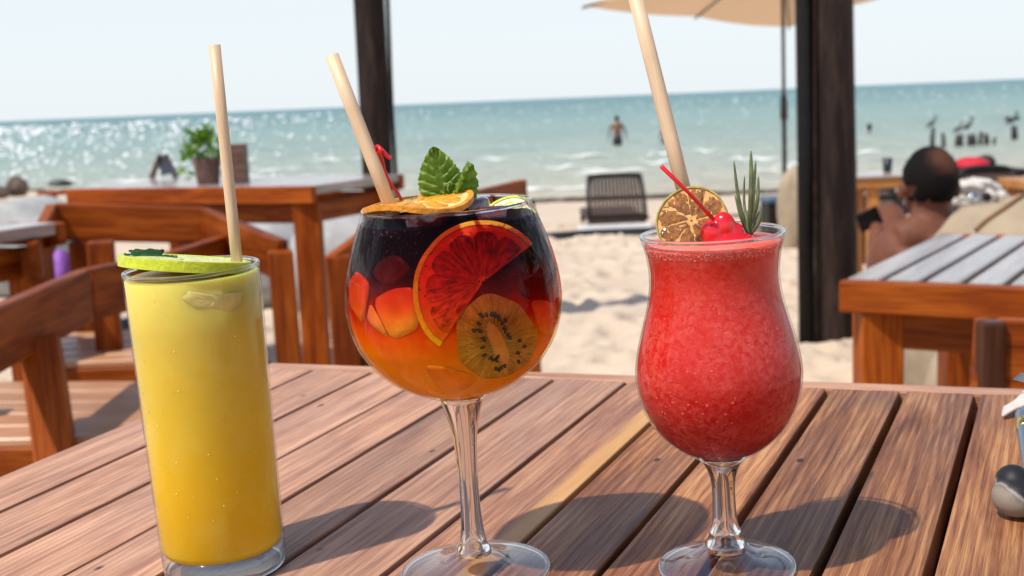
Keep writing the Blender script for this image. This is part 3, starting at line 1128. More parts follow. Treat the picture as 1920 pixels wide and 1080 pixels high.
# ------------------------------------------------------------------ fruit in and on the sangria
def bowl_hit(px, py, off):
    """point (table frame) where the view ray first meets the balloon bowl, off metres under its skin"""
    r = ray(px, py, TAX)
    o = np.array([0, 0, CAM_T]); d = np.array(r)
    base = AX_W.length and (AX_W.y / d[1])
    ts = np.linspace(base - 0.075, base + 0.012, 260)
    P = o[None] + ts[:, None] * d[None]
    rad = np.hypot(P[:, 0] - AX_W.x, P[:, 1] - AX_W.y) - (np.interp(P[:, 2], zz, rr) - off)
    idx = np.argmax(rad < 0)
    if rad[idx] >= 0:
        idx = int(np.argmin(rad))
        return Vector(P[idx])
    if idx == 0:
        return Vector(P[0])
    w = rad[idx - 1] / (rad[idx - 1] - rad[idx])
    return Vector(P[idx - 1] * (1 - w) + P[idx] * w)


def press_map(hub, radius_of, origin):
    def fm(rho, th, d):
        q = radius_of(th)
        return bowl_hit(hub[0] + rho * q * math.cos(th), hub[1] + rho * q * math.sin(th), 0.0009 + max(d, -0.0003)) - origin
    return fm


def zramp_mat(name, stops, zlo, zhi, rough=0.3, sss=0.3, nscale=300, bstr=0.3, wob=0.2, fib=None):
    """colour soaked in by height (the slice stands in two layers of the drink)"""
    m, nt, b = new_mat(name)
    tc = nt.nodes.new('ShaderNodeTexCoord')
    sx = nt.nodes.new('ShaderNodeSeparateXYZ')
    nt.links.new(tc.outputs['Object'], sx.inputs[0])
    mr = nt.nodes.new('ShaderNodeMapRange')
    mr.inputs[1].default_value = zlo
    mr.inputs[2].default_value = zhi
    nt.links.new(sx.outputs[2], mr.inputs[0])
    n = noise(nt, tc.outputs['Object'], nscale, 4, 0.6, 0.5)
    w = math_(nt, 'ADD', mr.outputs[0], math_(nt, 'MULTIPLY', math_(nt, 'SUBTRACT', n, 0.5), wob * 2))
    c = ramp(nt, w, stops).outputs[0]
    c = mixc(nt, 0.6, c, ramp(nt, n, [(0.3, (0.65, 0.6, 0.6)), (0.7, (1.2, 1.15, 1.1))]).outputs[0], 'MULTIPLY')
    nt.links.new(c, b.inputs['Base Color'])
    b.inputs['Roughness'].default_value = rough
    b.inputs['Subsurface Weight'].default_value = sss
    b.inputs['Specular IOR Level'].default_value = 0.08
    b.inputs['Subsurface Radius'].default_value = (0.004, 0.002, 0.001)
    b.inputs['Subsurface Scale'].default_value = 1
    bump(nt, b, n, bstr, 0.001)
    return m


def fibres(mat, amount, k_ang, k_rad, lo, hi):
    """radial fibres round the slice's own centre"""
    nt = mat.node_tree
    b = nt.nodes['Principled BSDF']
    src = b.inputs['Base Color'].links[0].from_socket
    tc = nt.nodes.new('ShaderNodeTexCoord')
    sx = nt.nodes.new('ShaderNodeSeparateXYZ')
    nt.links.new(tc.outputs['Object'], sx.inputs[0])
    ang = math_(nt, 'ARCTAN2', sx.outputs[2], sx.outputs[0])
    ln = nt.nodes.new('ShaderNodeVectorMath')
    ln.operation = 'LENGTH'
    nt.links.new(tc.outputs['Object'], ln.inputs[0])
    cb = nt.nodes.new('ShaderNodeCombineXYZ')
    nt.links.new(math_(nt, 'MULTIPLY', ang, k_ang), cb.inputs[0])
    nt.links.new(math_(nt, 'MULTIPLY', ln.outputs['Value'], k_rad), cb.inputs[1])
    n = noise(nt, cb.outputs[0], 1.0, 5, 0.6, 0.4)
    r = ramp(nt, n, [(0.34, lo), (0.66, hi)])
    nt.links.new(mixc(nt, amount, src, r.outputs[0], 'MULTIPLY'), b.inputs['Base Color'])


hub = (906, 529)
pol = [(-235.9, 146), (-223.9, 146), (-208.2, 140), (-188.7, 133), (-171.5, 128.5), (-146.8, 121), (-117.6, 118), (-90, 116), (-62, 117), (-37.7, 118)]
pa, pr_ = [R(a) for a, _ in pol], [r_ for _, r_ in pol]
org = bowl_hit(hub[0], hub[1], 0.002)
fm = press_map(hub, lambda th: float(np.interp(th, pa, pr_)), org)
os_ = thing('orange_slice', 'red soaked orange slice pressed against the inside of the balloon glass', 'orange', org, None, MT)
A0, A1 = pa[0], pa[-1]
M['rind_o'] = zramp_mat('soaked_orange_rind', [(0.0, (0.76, 0.54, 0.016)), (0.45, (0.66, 0.50, 0.022)), (0.75, (0.84, 0.36, 0.03)), (1.0, (0.86, 0.34, 0.03))], -0.024, 0.026, 0.3, 0.2, 700, 0.3)
M['pith_o'] = zramp_mat('soaked_pith', [(0.0, (0.74, 0.24, 0.02)), (0.35, (0.72, 0.075, 0.016)), (1.0, (0.74, 0.040, 0.014))], -0.024, 0.026, 0.3, 0.3, 260, 0.2)
M['flesh_o'] = zramp_mat('soaked_orange_flesh', [(0.0, (0.62, 0.13, 0.02)), (0.30, (0.60, 0.06, 0.018)), (0.55, (0.46, 0.020, 0.008)), (1.0, (0.26, 0.006, 0.005))], -0.022, 0.024, 0.2, 0.3, 520, 0.7)
fibres(M['flesh_o'], 0.9, 9.0, 170.0, (0.35, 0.3, 0.3), (1.55, 1.7, 1.6))
polar('rind', fm, A0, A1, 0.93, 1.0, 0.0, 0.006, M['rind_o'], os_, 60, 3)
polar('pith', fm, A0, A1, 0.02, 0.928, 0.0003, 0.0058, M['pith_o'], os_, 60, 12)
ns = 6
stp = (A1 - A0) / ns
for k in range(ns):
    a0, a1 = A0 + k * stp + 0.013, A0 + (k + 1) * stp - 0.013
    mid, hw = (a0 + a1) / 2, (a1 - a0) / 2
    polar('segment', fm, a0, a1, 0.13 if k != 1 else 0.09, (lambda th, mid=mid, hw=hw: 0.82 - 0.10 * (abs(th - mid) / hw) ** 4), -0.0001, 0.005, M['flesh_o'], os_, 10, 7)

# kiwi
kh = (934, 634)
kp = [((912, 546)), (974, 570), (1013, 628), (993, 680), (955, 705), (908, 712), (861, 679), (855, 593)]
ka = sorted([(math.atan2(y - kh[1], x - kh[0]), math.hypot(x - kh[0], y - kh[1])) for x, y in kp])


def poly_radius(th):
    """radius of the cut polygon in direction th"""
    th = math.atan2(math.sin(th), math.cos(th))
    best = None
    for i in range(len(ka)):
        a0, r0 = ka[i]
        a1, r1 = ka[(i + 1) % len(ka)]
        if a1 < a0: a1 += 2 * math.pi
        t = th if th >= a0 else th + 2 * math.pi
        if a0 <= t <= a1:
            x0, y0, x1, y1 = r0 * math.cos(a0), r0 * math.sin(a0), r1 * math.cos(a1), r1 * math.sin(a1)
            dx, dy = math.cos(t), math.sin(t)
            den = dx * (y1 - y0) - dy * (x1 - x0)
            return (x0 * (y1 - y0) - y0 * (x1 - x0)) / den
    return ka[0][1]


korg = bowl_hit(kh[0], kh[1], 0.002)
_kt = np.linspace(-math.pi, math.pi, 181)[:-1]
_kr = np.array([poly_radius(t) for t in _kt])
for _ in range(30):
    _kr = (np.roll(_kr, 1) + 2 * _kr + np.roll(_kr, -1)) / 4


def kiwi_radius(th):
    return float(np.interp(math.atan2(math.sin(th), math.cos(th)), _kt, _kr, period=2 * math.pi))


kfm = press_map(kh, kiwi_radius, korg)
kiwi = thing('kiwi_slice', 'kiwi slice with dark seeds pressed against the inside of the balloon glass', 'kiwi', korg, None, MT)
m, nt, b = new_mat('kiwi_flesh')
tc = nt.nodes.new('ShaderNodeTexCoord')
gr = noise(nt, tc.outputs['Object'], 160, 4)
c = ramp(nt, gr, [(0.3, (0.36, 0.22, 0.030)), (0.7, (0.52, 0.33, 0.06))]).outputs[0]
nt.links.new(c, b.inputs['Base Color'])
b.inputs['Roughness'].default_value = 0.25
b.inputs['Subsurface Weight'].default_value = 0.35
b.inputs['Specular IOR Level'].default_value = 0.1
b.inputs['Subsurface Radius'].default_value = (0.004, 0.003, 0.001)
b.inputs['Subsurface Scale'].default_value = 1
bump(nt, b, noise(nt, tc.outputs['Object'], 700, 3), 0.3, 0.0005)
M['kiwi'] = m
M['kiwi_ray'] = plain('kiwi_ray', (0.46, 0.27, 0.06), 0.3, 0.15, 300, 0.2, sss=0.4)
M['kiwi_core'] = plain('kiwi_core', (0.62, 0.34, 0.10), 0.3, 0.08, 300, 0.15, sss=0.4)
M['seed'] = plain('seed', (0.012, 0.009, 0.010), 0.25, 0.2, 300)
fibres(M['kiwi'], 0.8, 13.0, 60.0, (0.62, 0.66, 0.6), (1.35, 1.3, 1.3))
polar('flesh', kfm, -math.pi, math.pi, 0.02, 1.0, 0.0002, 0.006, M['kiwi'], kiwi, 64, 12)


def core_r(th):
    ax_ = R(66)                            # long axis of the core runs down to the right
    c_, s_ = math.cos(th - ax_), math.sin(th - ax_)
    return 1.0 / math.sqrt((c_ / 47.0) ** 2 + (s_ / 15.0) ** 2)


kfm2 = press_map((934, 645), core_r, korg)
polar('core', kfm2, -math.pi, math.pi, 0.02, 1.0, -0.0001, 0.004, M['kiwi_core'], kiwi, 40, 5)
mb = MB()
for k in range(46):                        # pale rays between core and skin
    th = 2 * math.pi * k / 46 + rng.normal(0, 0.03)
    cx, cy = 934 + 0.92 * core_r(th) * math.cos(th), 645 + 0.92 * core_r(th) * math.sin(th)
    q = 0.80 + rng.uniform(-0.1, 0.06)
    ex, ey = kh[0] + q * kiwi_radius(th) * math.cos(th), kh[1] + q * kiwi_radius(th) * math.sin(th)
    pts = [bowl_hit(cx + (ex - cx) * t, cy + (ey - cy) * t, 0.0007) - korg for t in np.linspace(0, 1, 5)]
    mb.tube(pts, [0.00042, 0.0003, 0.0002, 0.00014, 0.0001], 5)
mb.build('ray', M['kiwi_ray'], kiwi)['kind'] = 'stuff'
sd = [(723, 590), (733, 598), (752, 592), (775, 590), (795, 596), (812, 600), (845, 617), (815, 612), (828, 632), (838, 655), (842, 672), (855, 690), (862, 703), (716, 635), (712, 665), (722, 672), (735, 705), (740, 712), (733, 750), (742, 787), (770, 800), (785, 808), (800, 812), (806, 795), (798, 852), (812, 858), (822, 846), (838, 838), (912, 717), (935, 744), (903, 775), (907, 818), (690, 668), (790, 586)]
sm = None
for (x, y) in sd:
    px, py = 620 + x / 2.571, 360 + y / 2.571
    p = bowl_hit(px, py, 0.0004) - korg
    cen = Vector((934 - px, 645 - py))
    if sm is None:
        sb = MB().ball((0, 0, 0), (0.00115, 0.0005, 0.00075), 8, 6)
        s_o = sb.build('seed', M['seed'], kiwi)
        sm = s_o.data
    else:
        s_o = link('seed', sm, None, kiwi)
    s_o.location = p
    s_o.rotation_euler = (0, math.atan2(cen.y, cen.x) + rng.normal(0, 0.3), 0)


# chunks of fruit and ice seen through the glass
def chunk(name, label, cat, loop, peak, mat, depth=0.010, group=None, ppush=0.0009):
    """faceted piece: outline loop (pixels) and an inner ridge point or points"""
    loop = [(620 + x / 2.571, 360 + y / 2.571) for x, y in loop]
    peak = [(620 + x / 2.571, 360 + y / 2.571) for x, y in peak]
    for _ in range(2):                     # melt the corners a little
        loop = [q for i in range(len(loop)) for q in (tuple(0.82 * a + 0.18 * b_ for a, b_ in zip(loop[i], loop[(i + 1) % len(loop)])), tuple(0.18 * a + 0.82 * b_ for a, b_ in zip(loop[i], loop[(i + 1) % len(loop)])))]
    cx, cy = sum(p[0] for p in loop) / len(loop), sum(p[1] for p in loop) / len(loop)
    org_ = bowl_hit(cx, cy, 0.004)
    n = len(loop)
    # densify loop so that it bends with the bowl
    L = []
    for i in range(n):
        a, b_ = loop[i], loop[(i + 1) % n]
        for t in (0, .5):
            L.append((a[0] + (b_[0] - a[0]) * t, a[1] + (b_[1] - a[1]) * t))
    nn = len(L)
    v, f = [], []
    rings = [1.0, 0.97, 0.6, 0.25]
    offs = [0.0017, 0.0012, ppush, ppush]
    pk = peak[0] if peak else (cx, cy)
    for q, of in zip(rings, offs):
        for (x, y) in L:
            v.append(bowl_hit(pk[0] + (x - pk[0]) * q, pk[1] + (y - pk[1]) * q, of) - org_)
    v.append(bowl_hit(pk[0], pk[1], ppush) - org_)
    top = len(v) - 1
    for j in range(3):
        for i in range(nn):
            i2 = (i + 1) % nn
            f.append((j * nn + i, j * nn + i2, (j + 1) * nn + i2, (j + 1) * nn + i))
    for i in range(nn):
        f.append((3 * nn + i, 3 * nn + (i + 1) % nn, top))
    base = len(v)
    for (x, y) in L:
        v.append(bowl_hit(cx + (x - cx) * .8, cy + (y - cy) * .8, depth) - org_)
    for i in range(nn):
        i2 = (i + 1) % nn
        f.append((i2, i, base + i, base + i2))
    f.append(tuple(base + i for i in range(nn)))
    o = mesh(name, v, f, mat, None, None)
    o.matrix_world = MT @ Matrix.Translation(org_)
    bm = bmesh.new(); bm.from_mesh(o.data)
    bmesh.ops.recalc_face_normals(bm, faces=bm.faces)
    bm.to_mesh(o.data); bm.free()
    o.data.polygons.foreach_set('use_smooth', [True] * len(o.data.polygons))
    return tag(o, label, cat, group)


M['papaya'] = zramp_mat('papaya', [(0.0, (0.82, 0.36, 0.03)), (0.45, (0.80, 0.19, 0.035)), (1.0, (0.72, 0.07, 0.025))], -0.012, 0.012, 0.28, 0.4, 240, 0.2)
M['apple'] = zramp_mat('soaked_apple', [(0.0, (0.86, 0.58, 0.10)), (0.35, (0.86, 0.46, 0.05)), (0.62, (0.78, 0.17, 0.03)), (1.0, (0.55, 0.03, 0.015))], -0.014, 0.012, 0.28, 0.4, 160, 0.15)
M['apple_cut'] = zramp_mat('apple_cut_face', [(0.0, (0.86, 0.52, 0.10)), (0.5, (0.84, 0.46, 0.12)), (1.0, (0.74, 0.17, 0.06))], -0.012, 0.012, 0.3, 0.4, 200, 0.12)
M['dark_ice'] = zramp_mat('wine_stained_ice', [(0.0, (0.24, 0.004, 0.003)), (0.5, (0.10, 0.002, 0.003)), (1.0, (0.03, 0.001, 0.003))], -0.012, 0.012, 0.4, 0.3, 140, 0.6, wob=0.5)
M['orange_ice'] = zramp_mat('orange_stained_ice', [(0.0, (0.84, 0.33, 0.012)), (1.0, (0.78, 0.22, 0.008))], -0.01, 0.01, 0.12, 0.5, 120, 0.5)
def clouded_ice(label, loop, dist, off0):
    cx, cy = sum(p[0] for p in loop) / len(loop), sum(p[1] for p in loop) / len(loop)

    def on_wall(px, py, off):
        r = ray(px, py, TAX)
        d = np.array(r); o_ = np.array([0, 0, CAM_T])
        ts = np.linspace(AX_T.y / d[1] - .05, AX_T.y / d[1], 160)
        P_ = o_[None] + ts[:, None] * d[None]
        q = np.hypot(P_[:, 0] - AX_T.x, P_[:, 1] - AX_T.y) - (0.0318 + 0.0024 * P_[:, 2] / .1605 - off)
        return Vector(P_[int(np.argmax(q < 0))])
    org_ = on_wall(cx, cy, 0.003)
    n, v, f = len(loop), [], []
    dense = []
    for i in range(n):
        a, b_ = loop[i], loop[(i + 1) % n]
        dense += [(a[0] + (b_[0] - a[0]) * t, a[1] + (b_[1] - a[1]) * t) for t in (0, .25, .5, .75)]
    nn = len(dense)
    for q, of in ((1.0, 0.0010), (0.93, off0 + .0001), (0.6, off0), (0.25, off0)):
        for k_, (x, y) in enumerate(dense):
            v.append(on_wall(cx + (x - cx) * q, cy + (y - cy) * q, of) - org_)
    v.append(on_wall(cx, cy, off0) - org_)
    for j in range(3):
        for i in range(nn):
            i2 = (i + 1) % nn
            f.append((j * nn + i, j * nn + i2, (j + 1) * nn + i2, (j + 1) * nn + i))
    for i in range(nn):
        f.append((3 * nn + i, 3 * nn + (i + 1) % nn, len(v) - 1))
    back = len(v)
    for (x, y) in dense:
        v.append(on_wall(cx + (x - cx) * .8, cy + (y - cy) * .8, 0.009) - org_)
    for i in range(nn):
        i2 = (i + 1) % nn
        f.append((i2, i, back + i, back + i2))
    f.append(tuple(back + i for i in range(nn)))
    bm = bmesh.new()
    me = bpy.data.meshes.new('ice_cube')
    me.from_pydata([tuple(x) for x in v], [], f)
    bm.from_mesh(me); bpy.data.meshes.remove(me)
    o = from_bm('ice_cube', bm, M['ice_pale'], None, None, True)
    o.matrix_world = MT @ Matrix.Translation(org_)
    tag(o, label, 'ice cube')


clouded_ice('pale clouded ice lump near the top of the yellow juice', [(338, 560), (352, 545), (400, 552), (432, 549), (456, 547), (452, 570), (432, 585), (398, 580), (365, 580)], dT, 0.0004)
G = 'fruit pieces in the sangria'
chunk('fruit_piece', 'orange red papaya piece at the left edge of the sangria', 'fruit', [(122, 372), (192, 438), (178, 540), (158, 645), (88, 545), (84, 440)], [], M['papaya'], group=G)
chunk('fruit_piece', 'red topped apple chunk left of the orange slice in the sangria', 'fruit', [(195, 520), (300, 462), (402, 455), (425, 560), (428, 662), (292, 722)], [(330, 590)], M['apple'], group=G)
chunk('fruit_piece', 'pale yellow cut face of apple left of the orange slice', 'fruit', [(190, 528), (238, 610), (288, 718), (170, 622)], [], M['apple_cut'], group=G, ppush=0.0006)
chunk('fruit_piece', 'orange papaya piece at the right edge of the sangria', 'fruit', [(960, 520), (1062, 522), (1104, 600), (1070, 690), (1014, 690), (985, 610)], [], M['papaya'], group=G)
chunk('ice_cube', 'dark red stained ice cube right of the orange slice', 'ice cube', [(905, 425), (985, 380), (1062, 402), (1070, 512), (915, 516)], [(990, 450)], M['dark_ice'], group='ice cubes in the sangria')
chunk('ice_cube', 'dark red stained ice cube above the apple chunk', 'ice cube', [(236, 330), (300, 300), (350, 316), (392, 372), (352, 420), (300, 452), (232, 436), (196, 388)], [(300, 370)], M['dark_ice'], group='ice cubes in the sangria')
chunk('ice_cube', 'orange stained ice cube at the bottom of the sangria', 'ice cube', [(440, 832), (560, 838), (722, 892), (650, 962), (528, 966)], [(570, 890)], M['orange_ice'], group='ice cubes in the sangria')

# dried orange wheel on top
M['dry_o_rind'] = plain('dry_orange_rind', (0.66, 0.26, 0.02), 0.5, 0.3, 260, 0.4)
M['dry_o_pith'] = plain('dry_orange_pith', (0.80, 0.56, 0.22), 0.55, 0.15, 260, 0.4, sss=0.2)
M['dry_o_flesh'] = plain('dry_orange_flesh', (0.78, 0.34, 0.025), 0.3, 0.3, 300, 0.6, sss=0.3)
c = tab(785, 389, dW - 0.014)
citrus('dried_orange_slice', 'thin wavy orange wheel lying on the rim of the balloon glass', 'orange', Vector((c.x, c.y, 0.1890)), (-0.03, -0.015, 0.99), (0, 1, 0), 0.0262, 0.0022, [M['dry_o_rind'], M['dry_o_pith'], M['dry_o_flesh']], nseg=10, wave=0.0016, sink=0.0002, wrinkle=0.0006)

# lime wedge standing in the sangria
c = tab(951, 380, dW + 0.012)
citrus('lime_wedge', 'green lime piece tucked inside the right rim of the balloon glass', 'lime', Vector((c.x, c.y, c.z - 0.010)), (-0.3, -0.60, 0.72), (0, 0.3, 1), 0.0150, 0.006, [M['rind_lime'], M['lime_pale'], M['lime_flesh']], nseg=5, start=R(5), sweep=R(170))

# ice at the top of the sangria
M['ice_top'] = plain('wine_ice', (0.10, 0.012, 0.022), 0.06, 0.6, 120, 0.4, coat=1.0)
for (px, py, dd_, s, lb) in ((880, 396, 0.004, 0.015, 'dark wine stained ice lump beside the lime piece'), (800, 402, -0.030, 0.013, 'dark wine stained ice lump under the orange wheel'), (920, 398, -0.018, 0.011, 'small dark ice lump at the right rim of the balloon glass')):
    c = tab(px, py, dW + dd_)
    bm = box_bm(s * 1.3, s, s * .8, s * .22, seg=2)
    for v_ in bm.verts:
        v_.co += Vector((rng.normal(), rng.normal(), rng.normal())) * s * 0.03
    o = from_bm('ice_cube', bm, M['ice_top'], None, None, True)
    o.matrix_world = MT @ Matrix.Translation(Vector((c.x, c.y, 0.1808 + s * .05))) @ Matrix.Rotation(rng.uniform(0, 3), 4, 'Z') @ Matrix.Rotation(rng.uniform(-.4, .4), 4, 'X')
    tag(o, lb, 'ice cube', 'ice cubes in the sangria')

# mint sprig
c = tab(838, 380, dW + 0.002)
o = thing('mint_sprig', 'fresh green mint sprig standing up in the sangria', 'mint', c, None, MT)
leaf_mesh('leaf', (0.000, 0, -0.003), (-0.16, 0.04, 1), (0.15, -1, 0.1), 0.0305, 0.0235, M['mint'], o, serr=13, fold=-0.22, curl=0.06)
leaf_mesh('leaf', (0.001, -0.001, -0.003), (0.50, -0.02, 1), (0.9, -0.75, 0.1), 0.0245, 0.0160, M['mint'], o, serr=10, fold=0.85, curl=0.05)
leaf_mesh('leaf', (0.001, -0.003, -0.003), (0.20, -0.25, 1), (0.1, -1, 0.2), 0.0135, 0.0125, M['mint'], o, serr=7, fold=-0.3)
leaf_mesh('leaf', (0.003, 0.001, -0.003), (0.75, 0.3, 0.5), (-0.3, -1, 0.6), 0.0120, 0.0090, M['mint_dark'], o, serr=7, fold=-0.3)
tube('stem', [(0, 0, -0.010), (0, 0, -0.002), (0.001, 0, 0.004)], 0.0012, M['mint'], o)

# knotted red pick
pts = [tab(px, py, dW - 0.004 + q) for px, py, q in ((760, 392, 0), (748, 366, 0), (733, 345, 0), (722, 322, -0.001), (717, 300, -0.002), (709, 284, -0.004), (702, 279, -0.006))]
org_ = pts[0]
o = thing('cocktail_pick', 'thin red plastic pick with a knotted end beside the leaning straw', 'pick', org_, None, MT)
tube('shaft', smooth_path([p - org_ for p in pts], 6), 0.0008, M['pick'], o, 8)
kp_ = [tab(px, py, dW - 0.008 + q) - org_ for px, py, q in ((700, 281, 0), (708, 275, -0.001), (714, 282, -0.003), (708, 288, -0.001), (712, 279, 0.001), (720, 286, 0), (726, 293, 0), (733, 297, 0))]
tube('knot', smooth_path(kp_, 6), 0.00105, M['pick'], o, 8)

# ------------------------------------------------------------------ garnish of the red slush
M['dl_rind'] = plain('dried_lime_rind', (0.30, 0.24, 0.05), 0.6, 0.4, 220, 0.5)
M['dl_pith'] = plain('dried_lime_membrane', (0.55, 0.29, 0.085), 0.55, 0.2, 260, 0.4)
M['dl_flesh'] = plain('dried_lime_flesh', (0.27, 0.095, 0.010), 0.3, 0.6, 320, 0.8, coat=0.3)
c = tab(1298, 416, dH - 0.006)
citrus('dried_lime_slice', 'dried brown lime wheel standing in the red slush', 'lime', c, (-0.30, -0.84, 0.44), (0.1, 0, 1), 0.0168, 0.0042, [M['dl_rind'], M['dl_pith'], M['dl_flesh']], nseg=8, start=0.3, sink=0.0004, wrinkle=0.0012, flesh_out=0.93, rind_in=0.945, gap_=0.026, wave=0.0006)

c = tab(1352, 428, dH - 0.012)
o = thing('cherry', 'glossy red cherry with a long straight stem on the slush', 'cherry', c, None, MT)
mb = MB()
mb.ball((-0.0042, 0, -0.0015), (0.0058, 0.0055, 0.0058), 16, 10)
mb.ball((0.0012, 0, 0.0010), (0.0056, 0.005, 0.0068), 16, 10)
mb.ball((0.0050, 0.001, -0.0025), (0.0062, 0.005, 0.0052), 16, 10)
mb.ball((0.0030, 0.0, -0.0055), (0.0125, 0.0065, 0.0032), 16, 10)
mb.remesh('fruit', M['cherry'], 0.0006, o, smooth_it=16)
pts = [tab(1338, 412, dH - 0.017) - c, tab(1292, 362, dH - 0.020) - c, tab(1240, 312, dH - 0.024) - c]
tube('stem', pts, [0.0010, 0.0009, 0.0011], M['pick'], o, 8)

c = tab(1403, 444, dH - 0.006)
o = thing('rosemary_sprig', 'green rosemary sprig standing in the red slush', 'rosemary', c, None, MT)
for (bx, by, tx, ty, w, q) in ((1402, 440, 1376, 302, 6, 0), (1405, 438, 1408, 283, 9, -0.002), (1408, 430, 1417, 302, 7, 0.002), (1408, 425, 1422, 330, 7, -0.003), (1407, 442, 1428, 383, 6, -0.004), (1400, 436, 1378, 366, 5, -0.003), (1409, 440, 1412, 372, 5, 0.003), (1411, 440, 1424, 395, 5, 0.004), (1406, 441, 1396, 330, 5, 0.005)):
    p0, p1 = tab(bx, by, dH - 0.006) - c, tab(tx, ty, dH - 0.006 + q * 2) - c
    mid = (p0 + p1) / 2 + Vector(((tx - bx) * 4e-5, q, 0))
    pts = smooth_path([p0, mid, p1], 6)
    w_ = w * 0.6 / 2400 * 0.47
    rad = [w_ * (0.45 + 0.75 * math.sin(math.pi * (i / 12) ** 0.8)) if i < 12 else w_ * .25 for i in range(13)]
    v, f = tube_data(pts, rad, 8)
    nd = mesh('needle', v, f, M['rosemary'], o)
tube('stem', [(0, 0, -0.012), (0, 0, 0.002), (0.001, 0, 0.012)], 0.0012, M['rosemary'], o)

# ------------------------------------------------------------------ cutlery rest, knife, fork, napkin at the right edge
m, nt, b = new_mat('marbled_stone')
v = coords(nt)
sx_ = nt.nodes.new('ShaderNodeSeparateXYZ')            # dark glaze poured over one corner of the pale stone
nt.links.new(v, sx_.inputs[0])
n = math_(nt, 'ADD', math_(nt, 'ADD', math_(nt, 'MULTIPLY', sx_.outputs[0], 26.0), math_(nt, 'MULTIPLY', sx_.outputs[2], 34.0)), math_(nt, 'MULTIPLY', noise(nt, v, 60, 3, 0.5, 1.0), 0.45))
nt.links.new(ramp(nt, n, [(0.46, (0.25, 0.205, 0.165)), (0.56, (0.17, 0.14, 0.115)), (0.60, (0.28, 0.25, 0.23)), (0.66, (0.04, 0.04, 0.045)), (0.72, (0.016, 0.016, 0.018))]).outputs[0], b.inputs['Base Color'])
b.inputs['Roughness'].default_value = 0.5
b.inputs['Specular IOR Level'].default_value = 0.25
M['stone'] = m
M['steel'] = plain('steel', (0.55, 0.55, 0.56), 0.22, 0.05, 30, metal=1.0)
M['brass'] = plain('brass', (0.80, 0.52, 0.15), 0.25, 0.05, 30, metal=1.0)
M['handle'] = plain('blue_grey_resin', (0.075, 0.115, 0.155), 0.3, 0.15, 60, coat=0.3)
M['linen'] = plain('napkin_linen', (0.58, 0.53, 0.48), 0.8, 0.06, 120, 0.3, sheen=0.3)
c = tab_z(1905, 968, 0.0)
mb = MB()
mb.ball((0.000, 0, 0.0105), (0.0125, 0.013, 0.0105), 18, 12)
mb.ball((0.001, 0.006, 0.0165), (0.0095, 0.010, 0.0095), 18, 12)
mb.ball((0.012, 0.003, 0.0075), (0.012, 0.013, 0.0085), 18, 12)
mb.ball((0.030, 0.006, 0.007), (0.016, 0.013, 0.0075), 18, 12)
mb.ball((0.045, 0.008, 0.011), (0.011, 0.013, 0.0115), 18, 12)
rs = mb.remesh('cutlery_rest', M['stone'], 0.0014, None, MT @ Matrix.Translation(c), 8)
tag(rs, 'small marbled stone cutlery rest at the right edge of the table', 'cutlery rest')
k0, k1 = tab(1919, 776, 0.775), tab(1946, 962, 0.645)
o = thing('chopstick', 'thick blue grey chopstick with gold band leaning on the stone rest', 'chopstick', k0, None, MT)
dk = (k1 - k0)
tube('shaft', [dk * t for t in (0.0, 0.015, 0.06, 0.35, 0.7, 1.0, 1.5)], [0.0044, 0.0052, 0.0053, 0.0052, 0.0050, 0.0046, 0.004], M['handle'], o, 20)
tube('band', [dk * t for t in (0.10, 0.105, 0.195, 0.20)], [0.0052, 0.0056, 0.0056, 0.0052], M['brass'], o, 20)
f0 = tab_z(1906, 716, 0.016)
o = thing('fork', 'steel fork tines at the far right edge of the table', 'fork', f0, None, MT)
fd = Vector((0.80, -0.60, 0)).normalized()
fs = Vector((-fd.y, fd.x, 0))
for k in range(4):
    q = (k - 1.5) * 0.0052
    tube('tine', [fs * q + Vector((0, 0, 0.004)), fs * q + fd * 0.02 + Vector((0, 0, 0.001)), fs * q + fd * 0.05 + Vector((0, 0, 0.000))], [0.0008, 0.0013, 0.0016], M['steel'], o, 8)
m_, l = frame_of(fd * 0.05 + Vector((0, 0, 0.000)), fd * 0.08 + Vector((0, 0, -0.002)))
from_bm('neck', box_bm(l, 0.022, 0.002, 0.0006), M['steel'], o, m_)
tube('handle', [fd * 0.079 + Vector((0, 0, -0.002)), fd * 0.12 + Vector((0, 0, -0.006)), fd * 0.19 + Vector((0, 0, -0.011))], [0.003, 0.0028, 0.005], M['steel'], o, 10)
# napkin: a folded cloth with a lifted corner
g0, g1, g2 = tab_z(1880, 786, 0.001), tab_z(1960, 768, 0.001), tab_z(1962, 742, 0.001)
g3 = g0 + (g2 - g1) * 0.6
v, f = [], []
nn = 12
for i in range(nn + 1):
    for j in range(nn + 1):
        u, w = i / nn, j / nn
        p = (g0 * (1 - u) + g1 * u) * (1 - w) + (g3 * (1 - u) + g2 * u) * w
        p.z = 0.002 + 0.013 * u ** 1.3 + 0.003 * math.sin(9 * u + 3 * w) * u
        v.append(p - g0)
for i in range(nn):
    for j in range(nn):
        a = i * (nn + 1) + j
        f.append((a, a + nn + 1, a + nn + 2, a + 1))
o = mesh('napkin', v, f, M['linen'])
o.matrix_world = MT @ Matrix.Translation(g0)
sm_ = o.modifiers.new('thick', 'SOLIDIFY'); sm_.thickness = 0.002; sm_.offset = 1
tag(o, 'folded pale napkin behind the blue grey chopstick', 'napkin')


